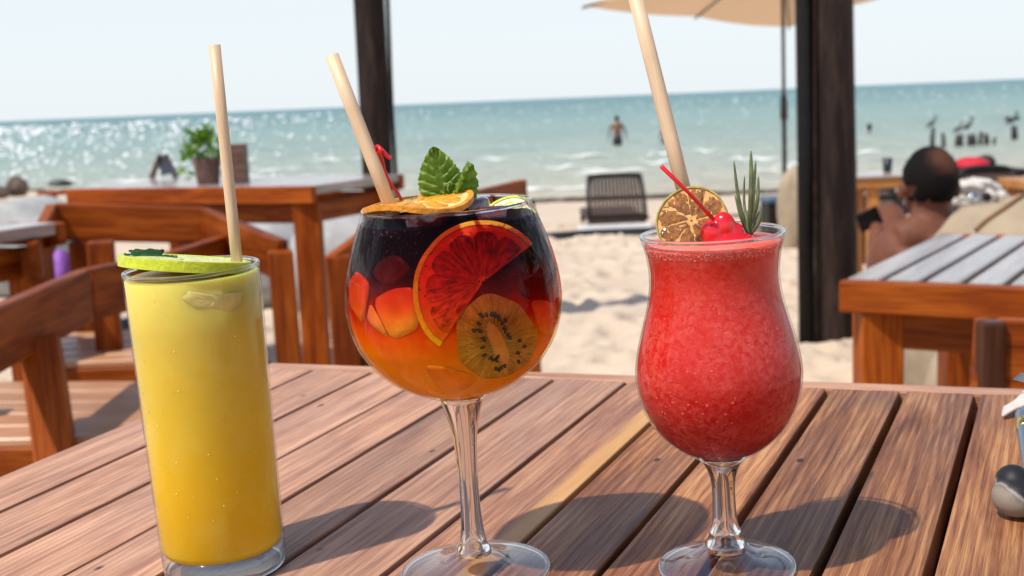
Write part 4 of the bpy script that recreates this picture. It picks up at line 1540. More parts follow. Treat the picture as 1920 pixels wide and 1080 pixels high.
# ------------------------------------------------------------------ tables behind
def slat_table(label, corner, ex, ey, wx, wy, ztop, nplank, leg=0.085, slab=0.055, along='y', planks=True, group='slatted wooden tables on the sand', zfoot=0.0, gap_=0.010):
    """corner is the near corner seen; ex, ey unit vectors along its two sides, planks run along ey"""
    corner, ex, ey = Vector(corner), Vector(ex).normalized(), Vector(ey).normalized()
    corner.z = ztop
    o = thing('dining_table', label, 'table', (corner.x, corner.y, zfoot), group)
    c0 = Vector((0, 0, ztop - zfoot))

    def P(u, w, z):
        return c0 + ex * u + ey * w + Vector((0, 0, z))
    fr = 0.030
    t = slab * .55
    board('end_rail', P(0, fr / 2, -slab / 2), P(wx, fr / 2, -slab / 2), fr, slab, M['teak'], o)
    board('end_rail', P(0, wy - fr / 2, -slab / 2), P(wx, wy - fr / 2, -slab / 2), fr, slab, M['teak'], o)
    pw = wx / nplank
    for k in range(nplank):
        board('plank', P((k + .5) * pw, fr + 0.001, -t / 2 + .002), P((k + .5) * pw, wy - fr - 0.001, -t / 2 + .002), pw - gap_, t, M['teak_top'], o)
    h = ztop - zfoot
    for (u, w) in ((leg * .75, leg * .75), (wx - leg * .75, leg * .75), (leg * .75, wy - leg * .75), (wx - leg * .75, wy - leg * .75)):
        board('leg', P(u, w, -h - .05), P(u, w, -slab - .001), leg, leg, M['teak'], o)
    ap = leg * .55
    board('apron', P(leg * 1.26, leg * .75, -slab - .036), P(wx - leg * 1.26, leg * .75, -slab - .036), .025, .068, M['teak'], o)
    board('apron', P(leg * 1.26, wy - leg * .75, -slab - .036), P(wx - leg * 1.26, wy - leg * .75, -slab - .036), .025, .068, M['teak'], o)
    board('apron', P(leg * .75, leg * 1.26, -slab - .036), P(leg * .75, wy - leg * 1.26, -slab - .036), .025, .068, M['teak'], o)
    board('apron', P(wx - leg * .75, leg * 1.26, -slab - .036), P(wx - leg * .75, wy - leg * 1.26, -slab - .036), .025, .068, M['teak'], o)
    return o


# table with the planter, left of the middle
c = on_z(584, 350, 0.75)
c2 = on_z(122, 355, 0.75)
e1 = (c2 - c); w1_ = e1.length
e2 = Vector((-e1.y, e1.x, 0))
if e2.y < 0: e2 = -e2
slat_table('wooden table carrying the potted plant, beyond the two armchairs', c, e1, e2, w1_, 0.60, 0.75, 7)
# right hand table
c = on_z(1572, 527, 0.65)
c2 = on_z(1920, 540, 0.65)
e1 = (c2 - c)
e2 = Vector((-e1.y, e1.x, 0))
if e2.y < 0: e2 = -e2
slat_table('wooden table at right with pale shining slats and thick orange edge', c, e1, e2, 0.92, 0.80, 0.65, 13, leg=0.075, slab=0.058, gap_=0.014)
# left edge table
c = on_z(124, 416, 0.75)
e1 = Vector((-0.19, 0.08, 0)).normalized()
e2 = Vector((-e1.y, e1.x, 0))
if e2.y > 0: e2 = -e2
slat_table('wooden table cut off by the left edge of the photo', c, e1, e2, 0.95, 0.75, 0.75, 8)


# ------------------------------------------------------------------ armchairs: boards bent round the sitter on posts
def armchair(label, rail, posts, seat, zseat, h=0.10, t=0.028, post_mat=None, slat_dir=None, nsl=6, zg=0.0):
    org_ = Vector((rail[0][0], rail[0][1], zg))
    o = thing('wooden_armchair', label, 'chair', org_, 'wooden armchairs on the sand')
    pts = [Vector(p) - org_ for p in rail]
    for k in range(len(pts) - 1):
        a, b_ = pts[k], pts[k + 1]
        d_ = (b_ - a).normalized() * 0.004
        nm = 'backrest' if k == 1 else 'armrest'
        dn = Vector((0, 0, h / 2))
        board(nm, a + d_ - dn, b_ - d_ - dn, t, h, M['teak'], o, bev=0.006, seg=2)
    for (p, q, w) in posts:
        p, q = Vector(p) - org_, Vector(q) - org_
        board('leg', q, p, w, w, post_mat or M['teak'], o, up=(1, 0.2, 0), bev=0.006, seg=2)
    s0, s1, s2, s3 = [Vector(p) - org_ for p in seat]      # s0-s1 near edge, s3-s2 far edge
    for p in (s0, s1, s2, s3): p.z = zseat - zg
    dz = Vector((0, 0, -0.035))
    for a, b_ in ((s0, s1), (s3, s2), (s0, s3), (s1, s2)):
        ii = (s0 + s1 + s2 + s3) / 4
        board('seat_rail', a + (ii - a) * .04 + dz, b_ + (ii - b_) * .04 + dz, 0.03, 0.055, M['teak'], o)
    for k in range(nsl):
        t0 = (k + .5) / nsl
        a, b_ = s0 + (s3 - s0) * t0, s1 + (s2 - s1) * t0
        board('seat_slat', a, b_, (s3 - s0).length / nsl - 0.010, 0.016, M['teak_seat'], o)
    return o


M['teak_dark'] = wood('dark_teak', (0.035, 0.012, 0.006), (0.07, 0.026, 0.013), (0.12, 0.05, 0.026), grain=10, scale=2.2, var=0.1, spec=0.15)
M['teak_seat'] = wood('seat_teak', (0.34, 0.15, 0.07), (0.46, 0.23, 0.115), (0.58, 0.34, 0.19), grain=10, scale=2.2, rough=(0.3, 0.45), var=0.1, bstr=0.08, streak=0.4)
# A: nearest, left edge
A = [at(-60, 594, 1.95), at(157, 504, 2.52), at(292, 479, 2.86), at(430, 438, 3.35)]
lg = [(at(75, 640, 2.22), at(112, 905, 2.10) , 0.066), (at(455, 520, 3.30), Vector((-.70, 3.32, 0)), 0.055), (at(50, 640, 2.75), Vector((-1.05, 2.78, 0)), 0.05), (at(-120, 640, 2.3), Vector((-1.25, 2.4, 0)), 0.06)]
zs = 0.45
seat = [on_z(-150, 836, zs), on_z(330, 822, zs), on_z(430, 722, zs), on_z(-40, 722, zs)]
armchair('nearest wooden armchair at left, its seat half in sun', A, lg, seat, zs, h=0.105, t=0.03, nsl=5)
# B: beyond it, with the low back slab
B = [at(60, 455, 3.0), at(96, 381, 3.45), at(380, 388, 3.5), at(530, 450, 2.95)]
lg = [(at(525, 470, 2.93), Vector((at(525, 470, 2.93).x + .01, 2.93, 0)), 0.058), (at(147, 452, 3.46), Vector((at(147, 452, 3.46).x, 3.46, 0)), 0.05), (at(188, 452, 3.15), Vector((at(188, 452, 3.15).x, 3.15, 0)), 0.062), (at(360, 455, 3.52), Vector((at(360, 455, 3.52).x, 3.52, 0)), 0.05)]
zs = 0.42
seat = [Vector((-1.15, 2.98, 0)), Vector((-0.58, 2.98, 0)), Vector((-0.86, 3.42, 0)), Vector((-1.20, 3.42, 0))]
armchair('wooden armchair with a wide back slab in front of the planter table', B, lg, seat, zs, h=0.10, t=0.028, nsl=5)
# C: half hidden by the balloon glass
Cc = [at(622, 478, 2.92), at(690, 428, 3.05), at(877, 360, 3.4), at(981, 336, 3.85)]
lg = [(at(634, 478, 2.93), Vector((at(634, 478, 2.93).x + .012, 2.93, 0)), 0.06), (at(985, 375, 3.86), Vector((at(985, 375, 3.86).x, 3.86, 0)), 0.05), (at(860, 440, 3.40), Vector((at(860, 440, 3.4).x, 3.40, 0)), 0.05)]
seat = [Vector((-0.37, 2.98, 0)), Vector((-0.20, 3.0, 0)), Vector((-0.10, 3.6, 0)), Vector((-0.45, 3.55, 0))]
armchair('wooden armchair half hidden behind the balloon glass', Cc, lg, seat, zs, h=0.10, t=0.028, nsl=5)
# D: lower right, tucked at the shining table
o0 = at(1818, 597, 1.86)
D = [at(1822, 597, 1.86), at(1862, 597, 1.862), at(2140, 604, 1.80), at(2260, 640, 1.5)]
lg = [(at(1858, 601, 1.845), Vector((at(1858, 601, 1.845).x, 1.848, 0)), 0.034), (at(2100, 640, 1.83), Vector((at(2100, 640, 1.83).x, 1.85, 0)), 0.05)]
seat = [Vector((0.78, 1.45, 0)), Vector((1.15, 1.4, 0)), Vector((1.15, 1.80, 0)), Vector((0.72, 1.82, 0))]
armchair('wooden chair at lower right with a dark striped back corner', D, lg, seat, 0.42, h=0.14, t=0.028, post_mat=M['teak_dark'], nsl=5)

# ------------------------------------------------------------------ posts
def post(label, px0, px1, pyb, d, ztop, n=16):
    p0, p1 = at(px0, pyb, d), at(px1, pyb, d)
    r = (p1.x - p0.x) / 2
    cx = (p0.x + p1.x) / 2
    g = gz(cx, d)
    o = thing('wooden_post', label, 'post', (cx, d, g), 'dark wooden posts of the beach bar')
    v, f = [], []
    rows = 26
    for i in range(rows + 1):
        z = -0.2 + (ztop - g + 0.2) * i / rows
        for k in range(n * 2):
            a = math.pi * k / n
            q = r * (1 + 0.05 * mnoise.noise(Vector((math.cos(a) * 2, math.sin(a) * 2, z * 1.1 + px0))) + (0.10 * max(0, 0.35 - z) if z < 0.35 else 0))
            v.append((z, q * math.cos(a) + 0.012 * math.sin(z * 1.3 + px0), q * math.sin(a)))
    for i in range(rows):
        for k in range(n * 2):
            k2 = (k + 1) % (n * 2)
            f.append((i * 2 * n + k, i * 2 * n + k2, (i + 1) * 2 * n + k2, (i + 1) * 2 * n + k))
    f.append(tuple(rows * 2 * n + k for k in range(2 * n)))
    mesh('trunk', v, f, M['log'], o, Matrix(((0, 1, 0, 0), (0, 0, 1, 0), (1, 0, 0, 0), (0, 0, 0, 1))))
    return o, cx, g


M['cable'] = plain('black_cable', (0.010, 0.008, 0.009), 0.5, 0.2, 20, spec=0.2)
o, cx, g = post('thick dark wooden post at right beside the red slush', 1522, 1600, 500, 4.9, 3.2)
bx = at(1509, 500, 4.9).x - cx
tube('side_pole', [(bx, -0.02, -0.2), (bx, -0.02, 0.8), (bx - .004, -0.02, 1.9), (bx, -0.02, 3.2)], 0.031, M['cable'], o, 14)
tube('cable', [(bx + .034, -0.055, -0.05), (bx + .030, -0.05, 0.6), (bx + .034, -0.055, 1.5), (bx + .030, -0.05, 3.2)], 0.006, M['log'], o, 8)
o, cx, g = post('dark wooden post left of the mint sprig', 672, 729, 250, 5.4, 3.4)
bx = at(737, 200, 5.4).x - cx
tube('cable', [(bx, -0.02, -0.1), (bx - .004, -0.02, 1.0), (bx + .006, -0.02, 1.6), (bx - .002, -0.02, 2.4), (bx, -0.02, 3.4)], 0.009, M['cable'], o, 8)

# ------------------------------------------------------------------ beach umbrella
M['canvas'] = None
m, nt, b = new_mat('beige_canvas')
v = coords(nt)
c = ramp(nt, noise(nt, v, 3, 4), [(0.3, (0.56, 0.41, 0.27)), (0.7, (0.62, 0.46, 0.31))]).outputs[0]
nt.links.new(c, b.inputs['Base Color'])
b.inputs['Roughness'].default_value = 0.9
tl = nt.nodes.new('ShaderNodeBsdfTranslucent')
tl.inputs[0].default_value = (0.62, 0.40, 0.24, 1)
mx = nt.nodes.new('ShaderNodeMixShader')
mx.inputs[0].default_value = 0.5
nt.links.new(b.outputs[0], mx.inputs[1]); nt.links.new(tl.outputs[0], mx.inputs[2])
nt.links.new(mx.outputs[0], nt.nodes['Material Output'].inputs[0])
M['canvas'] = m
M['pole'] = plain('dark_pole', (0.030, 0.022, 0.022), 0.45, 0.2, 20)
pb = at(1472, 404, 13.2)
base = Vector((pb.x, 13.2, gz(pb.x, 13.2)))
o = thing('beach_umbrella', 'beige square beach umbrella on a thin dark pole', 'umbrella', base)
zc = 1.945 - base.z
Lc, Fc = Vector((-2.0, 0.5, zc)), Vector((0.5, 2.0, zc - 0.235))
Rc, Nc = Vector((1.30, -0.36, zc + 0.03)), Vector((-0.5, -2.0, zc + 0.235))
apex = Vector((0, 0, zc + 0.62))
tube('pole', [(0, 0, -0.3), (0, 0, 1.25)], 0.025, M['pole'], o, 12)
tube('upper_pole', [(0, 0, 1.20), (0, 0, zc + 0.60)], 0.019, M['pole'], o, 12)
tube('clamp', [(0, 0, 1.0), (0, 0, 1.03), (0, 0, 1.22), (0, 0, 1.26)], [0.026, 0.042, 0.036, 0.026], M['pole'], o, 12)
corners = [Lc, Fc, Rc, Nc]
v, f = [], []
nsub = 10
for s in range(4):
    a, b_ = corners[s], corners[(s + 1) % 4]
    st_ = len(v)
    for i in range(nsub + 1):
        for j in range(nsub + 1):
            t_, u = i / nsub, j / nsub
            e = a * (1 - u) + b_ * u
            e = e + (Vector((0, 0, 0)) - Vector((e.x, e.y, 0))) * 0.05 * math.sin(math.pi * u)
            p = apex * (1 - t_) + e * t_
            p.z -= 0.05 * math.sin(math.pi * t_) + 0.03 * math.sin(math.pi * (2 * u % 1)) * t_
            v.append(p)
    for i in range(nsub):
        for j in range(nsub):
            q = st_ + i * (nsub + 1) + j
            f.append((q, q + 1, q + nsub + 2, q + nsub + 1))
cn = mesh('canopy', v, f, M['canvas'], o)
for s in range(4):
    a, b_ = corners[s], corners[(s + 1) % 4]
    for tgt in (a, (a + b_) / 2 * 0.955):
        tg = Vector((tgt.x, tgt.y, (tgt.z if tgt is a else ((a + b_) / 2).z) ))
        tube('rib', [apex + Vector((0, 0, -0.05)), apex * .5 + tg * .5 + Vector((0, 0, -0.095)), tg + Vector((0, 0, -0.025))], 0.011, M['pole'], o, 6)

# ------------------------------------------------------------------ loungers
M['wicker'] = plain('brown_wicker', (0.060, 0.040, 0.034), 0.6, 0.3, 60, spec=0.15)
M['frame'] = plain('dark_frame', (0.014, 0.010, 0.010), 0.5, 0.2, 30, spec=0.2)


def lounger(label, px0, px1, pyt, pyb, d, nsl=13, lean=0.22, bed=True):
    p0, p1 = at(px0, pyb, d), at(px1, pyb, d)
    w = p1.x - p0.x
    top = at((px0 + px1) / 2, pyt, d + lean)
    cx = (p0.x + p1.x) / 2
    g = gz(cx, d)
    o = thing('sun_lounger', label, 'sun lounger', (cx, d, g), 'dark sun loungers on the beach')
    zt, zb = top.z - g, p0.z - g
    w2 = w * .94
    fr = smooth_path([(-w / 2 + .02, 0, zb), (-w2 / 2 + .02, lean * .9, zt - .06), (-w2 / 2 + .08, lean, zt - .015), (w2 / 2 - .08, lean, zt - .015), (w2 / 2 - .02, lean * .9, zt - .06), (w / 2 - .02, 0, zb), (w / 2 - .05, 0, zb - .0), (-w / 2 + .05, 0, zb - .0), (-w / 2 + .02, 0, zb)], 5)
    tube('back_frame', fr, 0.024, M['frame'], o, 8)
    for k in range(nsl):
        u = (k + .5) / nsl - .5
        m_, l = frame_of(Vector((u * (w - .09), 0.005, zb + .01)), Vector((u * (w2 - .09), lean, zt - .03)), (0, -1, .3))
        from_bm('back_strip', box_bm(l, (w - .10) / nsl * .80, .006, .001), M['wicker'], o, m_)
    m_, l = frame_of(Vector((-w * .46, lean * .42 + .006, zb + (zt - zb) * .44)), Vector((w * .46, lean * .42 + .006, zb + (zt - zb) * .44)))
    from_bm('cross_bar', box_bm(l, .012, .03, .002), M['frame'], o, m_)
    if bed:
        m_, l = frame_of(Vector((0, -0.02, zb - .04)), Vector((0, 1.45, zb - .05)))
        from_bm('bed', box_bm(l, w * .96, .05, .01), M['wicker'], o, m_)
        for sx in (-1, 1):
            for y in (0.05, 1.35):
                board('leg', (sx * w * .44, y, -0.05), (sx * w * .44, y, zb - .07), .045, .045, M['frame'], o, up=(1, 0, 0))
    return o


lounger('dark wicker sun lounger back standing alone on the sand by the sea', 1101, 1214, 326, 408, 12.3)
lounger('brown lounger back behind the seated man', 1812, 1935, 312, 385, 7.4, nsl=16)
lounger('dark lounger behind the small orange table left of the seated man', 1622, 1700, 338, 400, 7.0, nsl=10)

# black hose lying across the sand
hp = [on_z(-200, 668, 0.02), on_z(20, 640, 0.02), on_z(230, 615, 0.02), on_z(400, 566, 0.02), on_z(547, 526, 0.02)]
for px, py, d in ((760, 473, 9.0), (1040, 428, 10.6), (1215, 426, 10.8), (1450, 424, 10.7), (1540, 426, 10.4)):
    x = at(px, py, d).x
    hp.append(Vector((x, d, gz(x, d) + 0.03)))
hz_ = smooth_path(hp, 8)
h0 = hp[0].copy()
ho = mesh('hose', *tube_data([p - h0 for p in hz_], 0.045, 12), plain('black_rubber', (0.014, 0.014, 0.017), 0.3, 0.3, 4))
ho.location = h0
tag(ho, 'thick black hose lying across the sand', 'hose')
# pale boards beside it at the lounger
M['pale_board'] = plain('pale_plastic', (0.62, 0.60, 0.58), 0.4, 0.1, 5)
x0, x1 = at(1085, 416, 11.2).x, at(1225, 416, 11.2).x
bo = from_bm('pale_board', box_bm(x1 - x0, 0.5, 0.05, 0.012), M['pale_board'])
bo.location = ((x0 + x1) / 2, 11.25, gz(0.9, 11.25) + 0.045)
tag(bo, 'flat pale board on the sand in front of the wicker lounger', 'board')


# ------------------------------------------------------------------ bean bags
def blob(name, label, cat, c, r, mat, group=None, seedk=0, amp=0.12, squash=0.0, parent=None):
    v, f = [], []
    n1, n2 = 40, 26
    for i in range(n2 + 1):
        ph = math.pi * i / n2
        for k in range(n1):
            a = 2 * math.pi * k / n1
            p = Vector((math.sin(ph) * math.cos(a), math.sin(ph) * math.sin(a), math.cos(ph)))
            q = 1 + amp * mnoise.noise(p * 1.7 + Vector((seedk * 3.1, 0, 0))) + amp * .45 * mnoise.noise(p * 4.3 + Vector((seedk, 5, 0))) + amp * .2 * mnoise.noise(p * 9 + Vector((seedk, 2, 0)))
            z = p.z * r[2] * q
            z = max(z, -r[2] * .78)
            v.append((p.x * r[0] * q, p.y * r[1] * q, z))
    for i in range(n2):
        for k in range(n1):
            k2 = (k + 1) % n1
            f.append((i * n1 + k, (i + 1) * n1 + k, (i + 1) * n1 + k2, i * n1 + k2))
    o = mesh(name, v, f, mat, parent)
    o.location = c
    if parent is None:
        tag(o, label, cat, group)
    return o


M['grey_fabric'] = plain('grey_canvas', (0.34, 0.34, 0.335), 0.9, 0.25, 6, 0.5, sheen=0.2, bscale=30)
M['beige_fabric'] = plain('beige_canvas_bag', (0.34, 0.27, 0.185), 0.9, 0.2, 7, 0.5, bscale=30)
g_ = 'bean bags on the sand'


def bag(label, px, pytop, d, rx, ry, zc_, mat, k, group=g_):
    p = at(px, pytop, d)
    g = gz(p.x, d)
    rz_ = (p.z - g) / 1.78
    o = blob('bean_bag', label, 'bean bag', (p.x, d, g + rz_ * .76), (rx, ry, rz_), mat, group, k)
    return o


bag('pale grey bean bag at the far left behind the armchair', 45, 372, 7.6, 0.42, 0.36, 0, M['grey_fabric'], 1)
bag('pale grey bean bag under the planter table right corner', 490, 396, 6.6, 0.30, 0.30, 0, M['grey_fabric'], 2)
bag('pale grey bean bag right of the planter table leg', 655, 386, 6.2, 0.34, 0.30, 0, M['grey_fabric'], 3)
bb = bag('large beige bean bag behind the shining table, in front of the man', 1915, 362, 3.62, 0.33, 0.24, 0, M['beige_fabric'], 4)
M['piping'] = plain('brown_piping', (0.16, 0.075, 0.03), 0.7, 0.2, 30)
loc = bb.location.copy()
pp = [at(1830, 432, 3.34) - loc, at(1852, 412, 3.36) - loc, at(1885, 390, 3.37) - loc, at(1925, 362, 3.46) - loc]
tube('piping', smooth_path(pp, 5), 0.007, M['piping'], bb, 8)
bag('low beige bean bag seen under the shining table', 1800, 640, 3.3, 0.10, 0.12, 0, M['beige_fabric'], 6)
bag('tall beige cushion standing left of the thick post', 1487, 312, 8.2, 0.10, 0.12, 0, M['beige_fabric'], 7)

# stones, small things on the left
M['rock'] = plain('brown_rock', (0.12, 0.085, 0.065), 0.9, 0.4, 5, 0.7)
p = at(32, 352, 23.5)
blob('boulder', 'round brown boulder on the beach at far left', 'rock', (p.x, p.y, p.z), (0.20, 0.2, 0.2), M['rock'], None, 11, 0.15)
p = at(-4, 362, 23)
blob('boulder', 'low brown boulder cut by the left edge', 'rock', (p.x, p.y, p.z), (0.22, 0.2, 0.13), M['rock'], None, 12, 0.15)
p = at(113, 344, 36)
blob('boulder', 'flat dark rock at the waterline beyond the planter table', 'rock', (p.x, p.y, p.z), (0.34, 0.3, 0.11), plain('wet_rock', (0.04, 0.035, 0.03), 0.5, 0.3, 5), None, 13, 0.15)
p = at(100, 358, 11.5)
g = gz(p.x, 11.5)
o = thing('side_table', 'small round brown side table standing behind the left armchairs', 'table', (p.x, 11.5, g))
lathe('table_top', [(0, p.z - g), (0.13, p.z - g), (0.14, p.z - g - .01), (0.14, p.z - g - .03), (0.12, p.z - g - .035), (0, p.z - g - .035)], M['teak'], o, None, 24, False)
tube('leg', [(0, 0, -0.05), (0, 0, p.z - g - .03)], 0.028, M['teak'], o, 10)
p = at(112, 490, 4.6)
blob('purple_bag', 'purple bag glimpsed under the left tables', 'bag', (p.x, p.y, 0.42), (0.055, 0.08, 0.11), plain('purple_cloth', (0.26, 0.09, 0.42), 0.7, 0.2, 30), None, 14, 0.1)
o = thing('side_stool', 'low dark stool under the purple bag', 'stool', (p.x - .03, p.y, 0))
from_bm('seat', box_bm(0.30, 0.26, 0.03, .004, at_=(0, 0, 0.325)), M['teak'], o)
for sx in (-1, 1):
    for sy in (-1, 1):
        board('leg', (sx * .12, sy * .1, -.03), (sx * .12, sy * .1, .309), .035, .035, M['teak'], o, up=(1, 0, 0))

# ------------------------------------------------------------------ on the planter table
ZT = 0.7522
M['pot'] = plain('brown_clay', (0.17, 0.095, 0.075), 0.7, 0.2, 40, 0.2)
p = on_z(391, 344, ZT)
o = thing('plant_pot', 'brown clay pot with a leafy green plant on the table', 'potted plant', p)
lathe('pot', [(0, 0), (0.036, 0), (0.039, 0.004), (0.049, 0.082), (0.050, 0.090), (0.046, 0.090), (0.044, 0.075), (0, 0.072)], M['pot'], o, None, 32)
for k in range(120):
    th, el = rng.uniform(0, 2 * math.pi), rng.uniform(-0.25, 1.4)
    rad_ = rng.uniform(0.03, 0.075)
    b0 = Vector((rad_ * math.cos(th) * math.cos(el) * 1.05 - 0.012, rad_ * math.sin(th) * math.cos(el), 0.105 + rad_ * 1.15 * math.sin(el)))
    if k < 16:
        b0 = Vector((rng.uniform(-0.085, -0.045), rng.uniform(-.03, .03), rng.uniform(0.02, 0.12)))
    dr = Vector((rng.normal(), rng.normal(), rng.normal() * .5 + .2)) + b0.normalized() * .8
    leaf_mesh('leaf', b0, dr, (rng.normal(), -0.6 + rng.normal() * .5, 0.9), rng.uniform(0.026, 0.040), rng.uniform(0.018, 0.026), M['plant'], o, serr=1, nu=5, nv=4, vein=0.0, fold=0.2, curl=-.15)
for k in range(9):
    tube('stem', [(rng.uniform(-.02, .02), rng.uniform(-.02, .02), 0.07), (rng.uniform(-.05, .03), rng.uniform(-.03, .03), 0.12), (rng.uniform(-.07, .04), rng.uniform(-.05, .05), 0.165)], 0.0018, M['plant'], o, 5)
M['box'] = wood('box_wood', (0.08, 0.04, 0.028), (0.14, 0.075, 0.052), (0.20, 0.11, 0.075), grain=8, scale=4, var=0.1)
p = on_z(449, 343, ZT)
o = thing('wooden_box', 'small dark wooden box beside the potted plant', 'box', p)
from_bm('front_panel', box_bm(0.062, 0.008, 0.135, .002, at_=(0, -0.027, 0.0685)), M['box'], o)
from_bm('back_panel', box_bm(0.062, 0.008, 0.135, .002, at_=(0, 0.027, 0.0685)), M['box'], o)
for sx in (-1, 1):
    from_bm('side_panel', box_bm(0.008, 0.044, 0.130, .002, at_=(sx * 0.025, 0, 0.066)), M['box'], o)
    from_bm('foot', box_bm(0.008, 0.05, 0.010, .001, at_=(sx * 0.028, 0, -0.003)), M['box'], o)
M['slate'] = plain('dark_slate', (0.035, 0.042, 0.06), 0.5, 0.2, 30)
p = on_z(308, 334, ZT)
o = thing('menu_stand', 'small wooden tent shaped stand with a dark panel on the table', 'menu stand', p)
m_, l = frame_of(Vector((-0.048, -0.01, 0)), Vector((-0.006, 0.0, 0.092)), (1, 0, 0))
from_bm('panel', box_bm(l, 0.062, 0.008, .002), M['box'], o, m_)
m_, l = frame_of(Vector((0.046, 0.012, 0)), Vector((0.008, 0.0, 0.092)), (1, 0, 0))
from_bm('panel', box_bm(l, 0.062, 0.008, .002), M['box'], o, m_)
m_, l = frame_of(Vector((0.020, -0.030, 0.016)), Vector((0.006, -0.016, 0.088)), (0, -1, 0))
from_bm('slate', box_bm(l, 0.046, 0.005, .001), M['slate'], o, m_)

# ------------------------------------------------------------------ small table with bottle and cup behind the thick post
d = 6.2
p = at(1600, 326, d)
g = gz(p.x, d)
M['orange_wood'] = wood('orange_pine', (0.36, 0.13, 0.025), (0.50, 0.20, 0.04), (0.62, 0.29, 0.07), grain=8, scale=3, var=0.08)
o = thing('small_table', 'small orange wooden table behind the thick post', 'table', (p.x, d, g))
zt = p.z - g
from_bm('table_top', box_bm(0.40, 0.40, 0.012, .003, at_=(0, 0, zt - .006)), M['teak_top'], o)
from_bm('frame', box_bm(0.38, 0.38, 0.045, .004, at_=(0, 0, zt - .036)), M['orange_wood'], o)
xl = at(1620, 400, d).x - p.x
for (dx, dy) in ((xl, -.14), (xl - .15, -.14), (xl, .14), (xl - .15, .14)):
    board('leg', (dx, dy, -.05), (dx, dy, zt - .06), .06, .05, M['orange_wood'], o, up=(1, 0, 0))
q = at(1598, 318, 6.1)
o = thing('bottle', 'pink bottle on the small orange table', 'bottle', (q.x, q.y, g + zt + 0.001))
M['pink'] = plain('pink_plastic', (0.66, 0.10, 0.36), 0.3, 0.15, 40)
M['magenta'] = plain('magenta_cap', (0.45, 0.01, 0.16), 0.4, 0.1, 40)
lathe('body', [(0, 0), (0.020, 0), (0.022, 0.004), (0.022, 0.07), (0.014, 0.085), (0, 0.086)], M['pink'], o, None, 20)
lathe('cap', [(0, 0.087), (0.0135, 0.087), (0.0135, 0.116), (0.011, 0.118), (0, 0.118)], M['magenta'], o, None, 20)
q = at(1664, 312, 6.25)
o = thing('cup', 'dark cup on the edge of the small orange table', 'cup', (q.x, q.y, g + zt + 0.001))
lathe('body', [(0, 0), (0.020, 0), (0.024, 0.058), (0.0225, 0.058), (0.019, 0.004), (0, 0.004)], plain('navy_plastic', (0.015, 0.02, 0.035), 0.35, 0.2, 30), o, None, 20)
lathe('lid', [(0, 0.066), (0.022, 0.066), (0.0255, 0.0615), (0.0255, 0.0585), (0, 0.0585)], plain('dark_lid', (0.02, 0.02, 0.025), 0.4, 0.2, 30), o, None, 20)
bx0, bx1 = at(1630, 332, 6.2).x, at(1690, 332, 6.2).x

# right edge small table corner
d = 5.2
p = at(1960, 334, d)
g = gz(p.x, d)
o = thing('small_table', 'small orange wooden table at the right edge of the photo', 'table', (p.x, d, g))
zt = p.z - g
w_ = (at(1960, 334, d).x - at(1897, 334, d).x) * 2
from_bm('table_top', box_bm(w_, 0.3, 0.035, .004, at_=(0, 0, zt - .0175)), M['orange_wood'], o)
for (sx, sy) in ((-1, -1), (1, -1), (-1, 1), (1, 1)):
    board('leg', (sx * (w_ / 2 - .045), sy * .11, -.05), (sx * (w_ / 2 - .045), sy * .11, zt - .036), .05, .05, M['orange_wood'], o, up=(1, 0, 0))

# red towel and black bag on something farther
d = 8.6
p0, p1 = at(1792, 312, d), at(1850, 293, d)
tw = blob('red_towel', 'red towel over a chair beyond the seated man', 'towel', ((p0.x + p1.x) / 2, d, p0.z), ((p1.x - p0.x) * .55, 0.12, (p1.z - p0.z) * 1.0), plain('red_cloth', (0.50, 0.012, 0.03), 0.8, 0.2, 12, 0.4), None, 21, 0.12)
p = at(1846, 304, 8.8)
blob('black_bag', 'black bag beside the red towel', 'bag', p, (0.075, 0.08, 0.05), plain('black_cloth', (0.02, 0.018, 0.018), 0.7, 0.2, 20), None, 22, 0.08)
g = gz(p.x, d)
o = thing('beach_bench', 'dark low bench carrying the red towel and black bag', 'bench', (p.x - .1, d + .05, g))
zz_ = p0.z - g - .05
from_bm('seat', box_bm(0.55, 0.35, 0.04, .005, at_=(0, 0, zz_)), M['frame'], o)
for sx in (-1, 1):
    for sy in (-1, 1):
        board('leg', (sx * .23, sy * .13, -.05), (sx * .23, sy * .13, zz_ - .021), .04, .04, M['frame'], o, up=(1, 0, 0))
# white towel heap right of the man's head
p = at(1832, 372, 4.9)
o = thing('white_towel', 'crumpled white towel right of the seated man', 'towel', p)
for k, (px, py, rx, rz2) in enumerate(((1812, 352, .055, .030), (1832, 344, .05, .022), (1850, 356, .05, .03), (1828, 372, .075, .045), (1868, 366, .04, .02))):
    q = at(px, py, 4.9 + .02 * (k % 3)) - p
    blob('fold', None, None, q, (rx, 0.07, rz2), M['linen'], None, 30 + k, 0.3, parent=o)
q = at(1838, 370, 4.83)
o = thing('sunglasses', 'shiny sunglasses lying on the white towel', 'sunglasses', q)
for sx in (-1, 1):
    lathe('lens', [(0, 0), (0.018, 0.001), (0.019, 0.003), (0.016, 0.006), (0, 0.007)], M['steel'] if sx < 0 else M['frame'], o, Matrix.Translation((sx * .024, 0, 0)) @ Matrix.Rotation(R(70), 4, 'X'), 16)
tube('bridge', [(-.008, 0, .004), (0, -.002, .008), (.008, 0, .004)], 0.002, M['frame'], o, 6)

